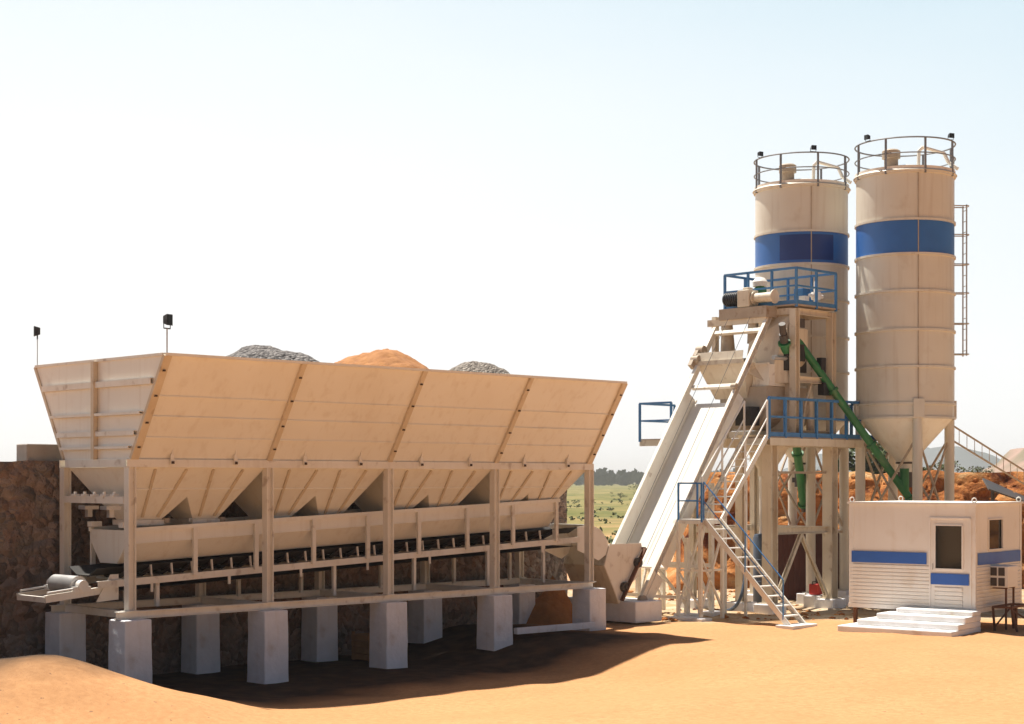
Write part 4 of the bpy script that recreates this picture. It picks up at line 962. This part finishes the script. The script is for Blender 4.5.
# ------------------------------------------------------------------ site cabin
K = V(10.67, 38.0, 0); E1 = V(.788, -.616, 0); E2 = V(-.616, -.788, 0); CL, CW, CZ0, CZ1 = 3.16, 2.82, .53, 2.93
def KB(s, t, z): return K-E1*s-E2*t+Z*z
ca = thing('site_cabin', 'white portable site cabin with blue stripes and horizontal ribbed lower walls', 'cabin', KB(CL/2, CW/2, CZ0))
# walls with openings
def wallseg(s0, s1, z0, z1, face):
    m.add(*quad(face, s0, s1, z0, z1))
def fp(face, s, z, o=0):
    return KB(s, -o, z) if face == 'f' else (KB(-o, s, z) if face == 'r' else (KB(s, CW+o, z) if face == 'b' else KB(CL+o, s, z)))
ZR = 1.50
def corrugated(b, face, s0, s1, z0, z1, pitch=.085):
    n = int((z1-z0)/pitch); h = (z1-z0)/n
    for i in range(n):
        z = z0+i*h; pr = [(z, .0), (z+h*.15, .022), (z+h*.70, .022), (z+h*.85, 0), (z+h, 0)]
        for (za, oa), (zb, ob) in zip(pr, pr[1:]): b.add([fp(face, s0, za, oa), fp(face, s1, za, oa), fp(face, s1, zb, ob), fp(face, s0, zb, ob)], [[0, 1, 2, 3]])
def flat(b, face, s0, s1, z0, z1, o=0): b.add([fp(face, s0, z0, o), fp(face, s1, z0, o), fp(face, s1, z1, o), fp(face, s0, z1, o)], [[0, 1, 2, 3]])
D0, D1_, = .10, 1.10
b = MB(); flat(b, 'f', D1_, CL, ZR, CZ1); flat(b, 'f', 0, D0, CZ0, CZ1); flat(b, 'f', D0, D1_, 2.62, CZ1); corrugated(b, 'f', D1_, CL, CZ0, ZR); b.build('front_wall', 'cabin', ca)
W0, W1, WZ0, WZ1 = .75, 1.62, 1.86, 2.58
b = MB(); flat(b, 'r', 0, W0, ZR, CZ1); flat(b, 'r', W1, CW, ZR, CZ1); flat(b, 'r', W0, W1, ZR, WZ0); flat(b, 'r', W0, W1, WZ1, CZ1); corrugated(b, 'r', 0, CW, CZ0, ZR); b.build('side_wall', 'cabin', ca)
b = MB(); flat(b, 'b', 0, CL, CZ0, CZ1); b.build('back_wall', 'cabin', ca)
b = MB(); flat(b, 'l', 0, CW, CZ0, CZ1); b.build('side_wall', 'cabin', ca)
b = MB(); b.plate([KB(-.03, -.03, CZ0-.05), KB(CL+.03, -.03, CZ0-.05), KB(CL+.03, CW+.03, CZ0-.05), KB(-.03, CW+.03, CZ0-.05)], .10); b.build('floor_frame', 'cabin', ca)
b = MB(); b.plate([KB(-.05, -.05, CZ1+.02), KB(CL+.05, -.05, CZ1+.02), KB(CL+.05, CW+.05, CZ1+.02), KB(-.05, CW+.05, CZ1+.02)], .05); ro = b.build('roof', 'cabin', ca)
for s, t in ((.04, .04), (CL-.04, .04), (.04, CW-.04), (CL-.04, CW-.04)):
    b = MB(); b.bar(KB(s, t, CZ0-.02), KB(s, t, CZ1), .11, .11, up=E1); b.build('corner_post', 'cabin', ca)
    b = MB(); pts = [KB(s, t, CZ1+.1)+E1*.055*math.cos(2*math.pi*i/12)+Z*.055*math.sin(2*math.pi*i/12) for i in range(13)]; b.path(pts, .014, 6); b.build('lifting_lug', 'cabin', ro)
b = MB(); b.plate([fp('f', D1_+.08, 1.52, .026), fp('f', CL-.06, 1.52, .026), fp('f', CL-.06, 1.79, .026), fp('f', D1_+.08, 1.79, .026)], .008); b.build('stripe', 'stripe', ca)
b = MB(); b.plate([fp('r', .10, 1.53, .026), fp('r', CW-.1, 1.53, .026), fp('r', CW-.1, 1.80, .026), fp('r', .10, 1.80, .026)], .008); b.build('stripe', 'stripe', ca)
# door
b = MB(); g0, g1, gz0, gz1 = .30, .98, 1.42, 2.45
flat(b, 'f', D0+.015, g0, CZ0, 2.60, .008); flat(b, 'f', g1, D1_-.015, CZ0, 2.60, .008); flat(b, 'f', g0, g1, gz1, 2.60, .008); flat(b, 'f', g0, g1, 1.02, gz0, .008); corrugated(b, 'f', g0, g1, CZ0, 1.02)
dr = b.build('door', 'cabin', ca)
b = MB(); b.plate([fp('f', g0, gz0, -.03), fp('f', g1, gz0, -.03), fp('f', g1, gz1, -.03), fp('f', g0, gz1, -.03)], .01); b.build('window_pane', 'glass', dr)
b = MB()
for a, c in (((g0, gz0), (g1, gz0)), ((g1, gz0), (g1, gz1)), ((g1, gz1), (g0, gz1)), ((g0, gz1), (g0, gz0))): b.bar(fp('f', *a, .012), fp('f', *c, .012), .035, .04, up=E2)
b.build('window_frame', 'white', dr)
b = MB(); b.plate([fp('f', .14, 1.06, .03), fp('f', 1.07, 1.06, .03), fp('f', 1.07, 1.32, .03), fp('f', .14, 1.32, .03)], .008); b.build('stripe', 'stripe', dr)
b = MB(); b.tube(fp('f', 1.02, 1.40, .05), fp('f', 1.02, 1.55, .05), .012, 8); b.build('handle', 'galv', dr)
b = MB()
for a, c in (((D0, CZ0), (D0, 2.61)), ((D1_, CZ0), (D1_, 2.61)), ((D0, 2.61), (D1_, 2.61))): b.bar(fp('f', *a, .01), fp('f', *c, .01), .035, .04, up=E2)
b.build('door_frame', 'white', ca)
# side window
b = MB(); b.plate([fp('r', W0, WZ0, -.03), fp('r', W1, WZ0, -.03), fp('r', W1, WZ1, -.03), fp('r', W0, WZ1, -.03)], .01); wp = b.build('window_pane', 'glass', ca)
b = MB()
for a, c in (((W0, WZ0), (W1, WZ0)), ((W1, WZ0), (W1, WZ1)), ((W1, WZ1), (W0, WZ1)), ((W0, WZ1), (W0, WZ0))): b.bar(fp('r', *a, .01), fp('r', *c, .01), .035, .04, up=E1)
b.build('window_frame', 'white', wp)
for s, t in ((.1, .1), (CL-.1, .1), (.1, CW-.1), (CL-.1, CW-.1), (CL/2, CW-.1)):
    b = MB(); zz = ground_z(*KB(s, t, 0)[:2])-.05; b.bar(KB(s, t, zz), KB(s, t, CZ0-.1), .08, .08, up=E1); b.build('leg', 'rust', ca)
# air conditioner on its stand
ac = thing('air_conditioner', 'boxy white window air conditioner on a thin stand at the cabin side', 'air conditioner', KB(-.2, 1.15, 1.2))
b = MB(); b.box(KB(-.22, 1.15, 1.24), .46, .62, .50, E1); b.build('body', 'white', ac, bevel=.02)
for dt, dz in ((-.095, .12), (.095, .12), (-.095, -.12), (.095, -.12)):
    b = MB(); b.box(KB(-.20+dt, .835, 1.24+dz), .15, .012, .19, E1); b.build('grille', 'dark', ac)
for t in (.92, 1.38):
    b = MB(); b.bar(KB(-.37, t, 0), KB(-.37, t, .985), .04, .04, up=E1); b.bar(KB(-.05, t, .97), KB(-.40, t, .97), .04, .03); b.build('stand_leg', 'rust', ac)
# welded scrap stand beside it
sc = thing('steel_trestle', 'dark rusty steel trestle standing under the air conditioner', 'trestle', KB(-.5, .9, 0))
for s, t in ((-.25, .55), (-.75, .65), (-.25, 1.7), (-.75, 1.8)):
    b = MB(); b.bar(KB(s, t, -.05), KB(s*.8, t, .55), .045, .045, up=E1); b.build('leg', 'rust', sc)
b = MB(); b.bar(KB(-.2, .55, .55), KB(-.2, 1.7, .55), .05, .05); b.bar(KB(-.6, .65, .55), KB(-.6, 1.8, .55), .05, .05); b.bar(KB(-.2, .55, .55), KB(-.6, .65, .55), .05, .05); b.bar(KB(-.2, 1.7, .55), KB(-.6, 1.8, .55), .05, .05); b.bar(KB(-.25, .55, .1), KB(-.2, 1.7, .5), .03, .03); b.bar(KB(-.7, 1.8, .1), KB(-.6, .65, .5), .03, .03); b.build('frame', 'rust', sc)
# entrance steps
sp = MB(); lv = [(-.06, .50, 1.73, .395, .50), (-.06, .92, 2.03, .26, .395), (-.06, 1.30, 2.34, .13, .26), (-.06, 1.68, 2.65, -.25, .13)]
for i, (s0, tt, s1, z0, z1) in enumerate(lv):
    sp.add([KB(-.15, -tt, z0), KB(s1, -tt, z0), KB(s1, -.02, z0), KB(-.15, -.02, z0), KB(-.15, -tt, z1), KB(s1, -tt, z1), KB(s1, -.02, z1), KB(-.15, -.02, z1)],
           [[3, 2, 1, 0], [4, 5, 6, 7], [0, 1, 5, 4], [1, 2, 6, 5], [2, 3, 7, 6], [3, 0, 4, 7]])
stp = sp.build('entrance_steps', 'wash', None, bevel=.025); tag(stp, 'broad whitewashed masonry steps, four high, before the cabin door', 'steps')

# ------------------------------------------------------------------ vegetation
def crown(b, c, rx, rz, n, ls, rnd):
    cl = [(V(rnd.gauss(0, .45)*rx, rnd.gauss(0, .45)*rx, rnd.uniform(-.6, .8)*rz), rnd.uniform(.28, .5)*rx) for _ in range(9)]
    for i in range(n):
        cc, r = rnd.choice(cl); p = V(rnd.gauss(0, 1), rnd.gauss(0, 1), rnd.gauss(0, 1)).normalized()*r*rnd.uniform(.5, 1.05)
        p = c+cc+V(p.x, p.y, p.z*rz/rx); u = V(rnd.uniform(-1, 1), rnd.uniform(-1, 1), rnd.uniform(-.6, .6)).normalized(); v = u.cross(V(rnd.uniform(-1, 1), rnd.uniform(-1, 1), 1)).normalized()
        s = ls*rnd.uniform(.6, 1.3); b.add([p-u*s, p+v*s*.6, p+u*s, p-v*s*.6], [[0, 1, 2, 3]])
def tree(name, lab, x, y, h, rx, m, seed, z0=None, n=700, grp=None):
    rnd = random.Random(seed); z0 = ground_z(x, y) if z0 is None else z0
    t = thing(name, lab, 'tree' if 'tree' in name else 'bush', (x, y, z0), grp)
    b = MB(); th = h*.45; b.cone(V(x, y, z0-.2), V(x+.1, y, z0+th), h*.035, h*.02, 8)
    for i in range(5):
        a = 2*math.pi*i/5+rnd.random(); b.cone(V(x+.07, y, z0+th*rnd.uniform(.6, 1)), V(x+math.cos(a)*rx*.6, y+math.sin(a)*rx*.6, z0+h*rnd.uniform(.55, .8)), h*.014, h*.005, 6)
    b.build('trunk', 'bark', t)
    b = MB(); crown(b, V(x, y, z0+h*.62), rx, h*.36, n, h*.045, rnd); b.build('crown', m, t)
    return t
tree('round_tree', 'dense green tree rising behind the earth bank between tower and nearer silo', 26.6, 122, 6.4, 2.6, 'leaf', 1, n=1500)
BL = [('small bush on the bank edge under the nearer silo cone', 21.2, 80, 1.5), ('low bush on the bank edge right of the round tree', 19.3, 78, 1.2), ('low bush on the bank edge beyond the nearer silo legs', 23.4, 82, 1.1)]
for i, (lab, x, y, h) in enumerate(BL): tree('leafy_bush', lab, x, y, h, h*.62, ('leaf2', 'leaf')[i % 2], 20+i, 3.15, 500, 'bushes on the bank edge')
FB = [('dark field bush seen left of the hoist track, nearest to the bin post', 19.0, 290, 1.5), ('dark rounded field bush just left of the hoist track', 26.5, 330, 1.9), ('tall bush close against the far edge of the hoist track', 21.5, 262, 3.4)]
for i, (lab, x, y, h) in enumerate(FB): tree('field_bush', lab, x, y, h, h*.75, 'leaf2', 40+i, None, 600, 'bushes in the green field')
wd = MB(); rnd = random.Random(11)
for i in range(420):
    y = rnd.uniform(1000, 1400); x = rnd.uniform(-.02*y, .36*y); h = rnd.uniform(5.0, 13.0)*(1.0 if x > .13*y else .9)
    c = V(x, y, h*.45)
    for k in range(34):
        p = V(rnd.gauss(0, 1), rnd.gauss(0, 1), rnd.gauss(0, .8)).normalized()*rnd.uniform(.4, 1); p = c+V(p.x*h*.42, p.y*h*.42, p.z*h*.5)
        u = V(rnd.uniform(-1, 1), rnd.uniform(-.3, .3), rnd.uniform(-1, 1)).normalized()*h*.2; v = V(-u.z, .2, u.x)*rnd.uniform(.5, .9); wd.add([p-u, p+v, p+u, p-v], [[0, 1, 2, 3]])
struct(wd.build('distant_wood', 'leaf2', None), 'stuff')
sb = MB()
for i in range(300):                                       # scrub in the dry field, too many to count
    y = rnd.uniform(88, 300); x = rnd.uniform(.03*y, .13*y); h = rnd.uniform(.15, .42)
    if noise.noise(V(x*.12, y*.05, 2)) < -.1: continue
    for k in range(10):
        p = V(x+rnd.gauss(0, .35)*h, y+rnd.gauss(0, .35)*h, ground_z(x, y)+rnd.uniform(.1, 1)*h*.8); u = V(rnd.uniform(-1, 1), rnd.uniform(-.3, .3), rnd.uniform(-1, 1)).normalized()*h*.3; v = V(-u.z, .2, u.x)*.7; sb.add([p-u, p+v, p+u, p-v], [[0, 1, 2, 3]])
struct(sb.build('field_scrub', 'leaf2', None), 'stuff')

# ------------------------------------------------------------------ dusty air
hz = MB(); hx0, hx1, hy0, hy1, hz0_, hz1_ = -9500, 9500, -600, 9900, -3, 75
hz.add([(hx0, hy0, hz0_), (hx1, hy0, hz0_), (hx1, hy1, hz0_), (hx0, hy1, hz0_), (hx0, hy0, hz1_), (hx1, hy0, hz1_), (hx1, hy1, hz1_), (hx0, hy1, hz1_)],
       [[3, 2, 1, 0], [4, 5, 6, 7], [0, 1, 5, 4], [1, 2, 6, 5], [2, 3, 7, 6], [3, 0, 4, 7]])
hm = bpy.data.materials.new('haze'); hm.use_nodes = True; hn = hm.node_tree.nodes; hl = hm.node_tree.links; hn.remove(hn['Principled BSDF'])
hv = hn.new('ShaderNodeVolumePrincipled'); hv.inputs['Color'].default_value = (1, .99, .98, 1); hv.inputs['Density'].default_value = .00022; hv.inputs['Anisotropy'].default_value = .2
hl.new(hv.outputs[0], hn['Material Output'].inputs['Volume']); M['haze'] = hm
struct(hz.build('haze', 'haze', None), 'stuff')
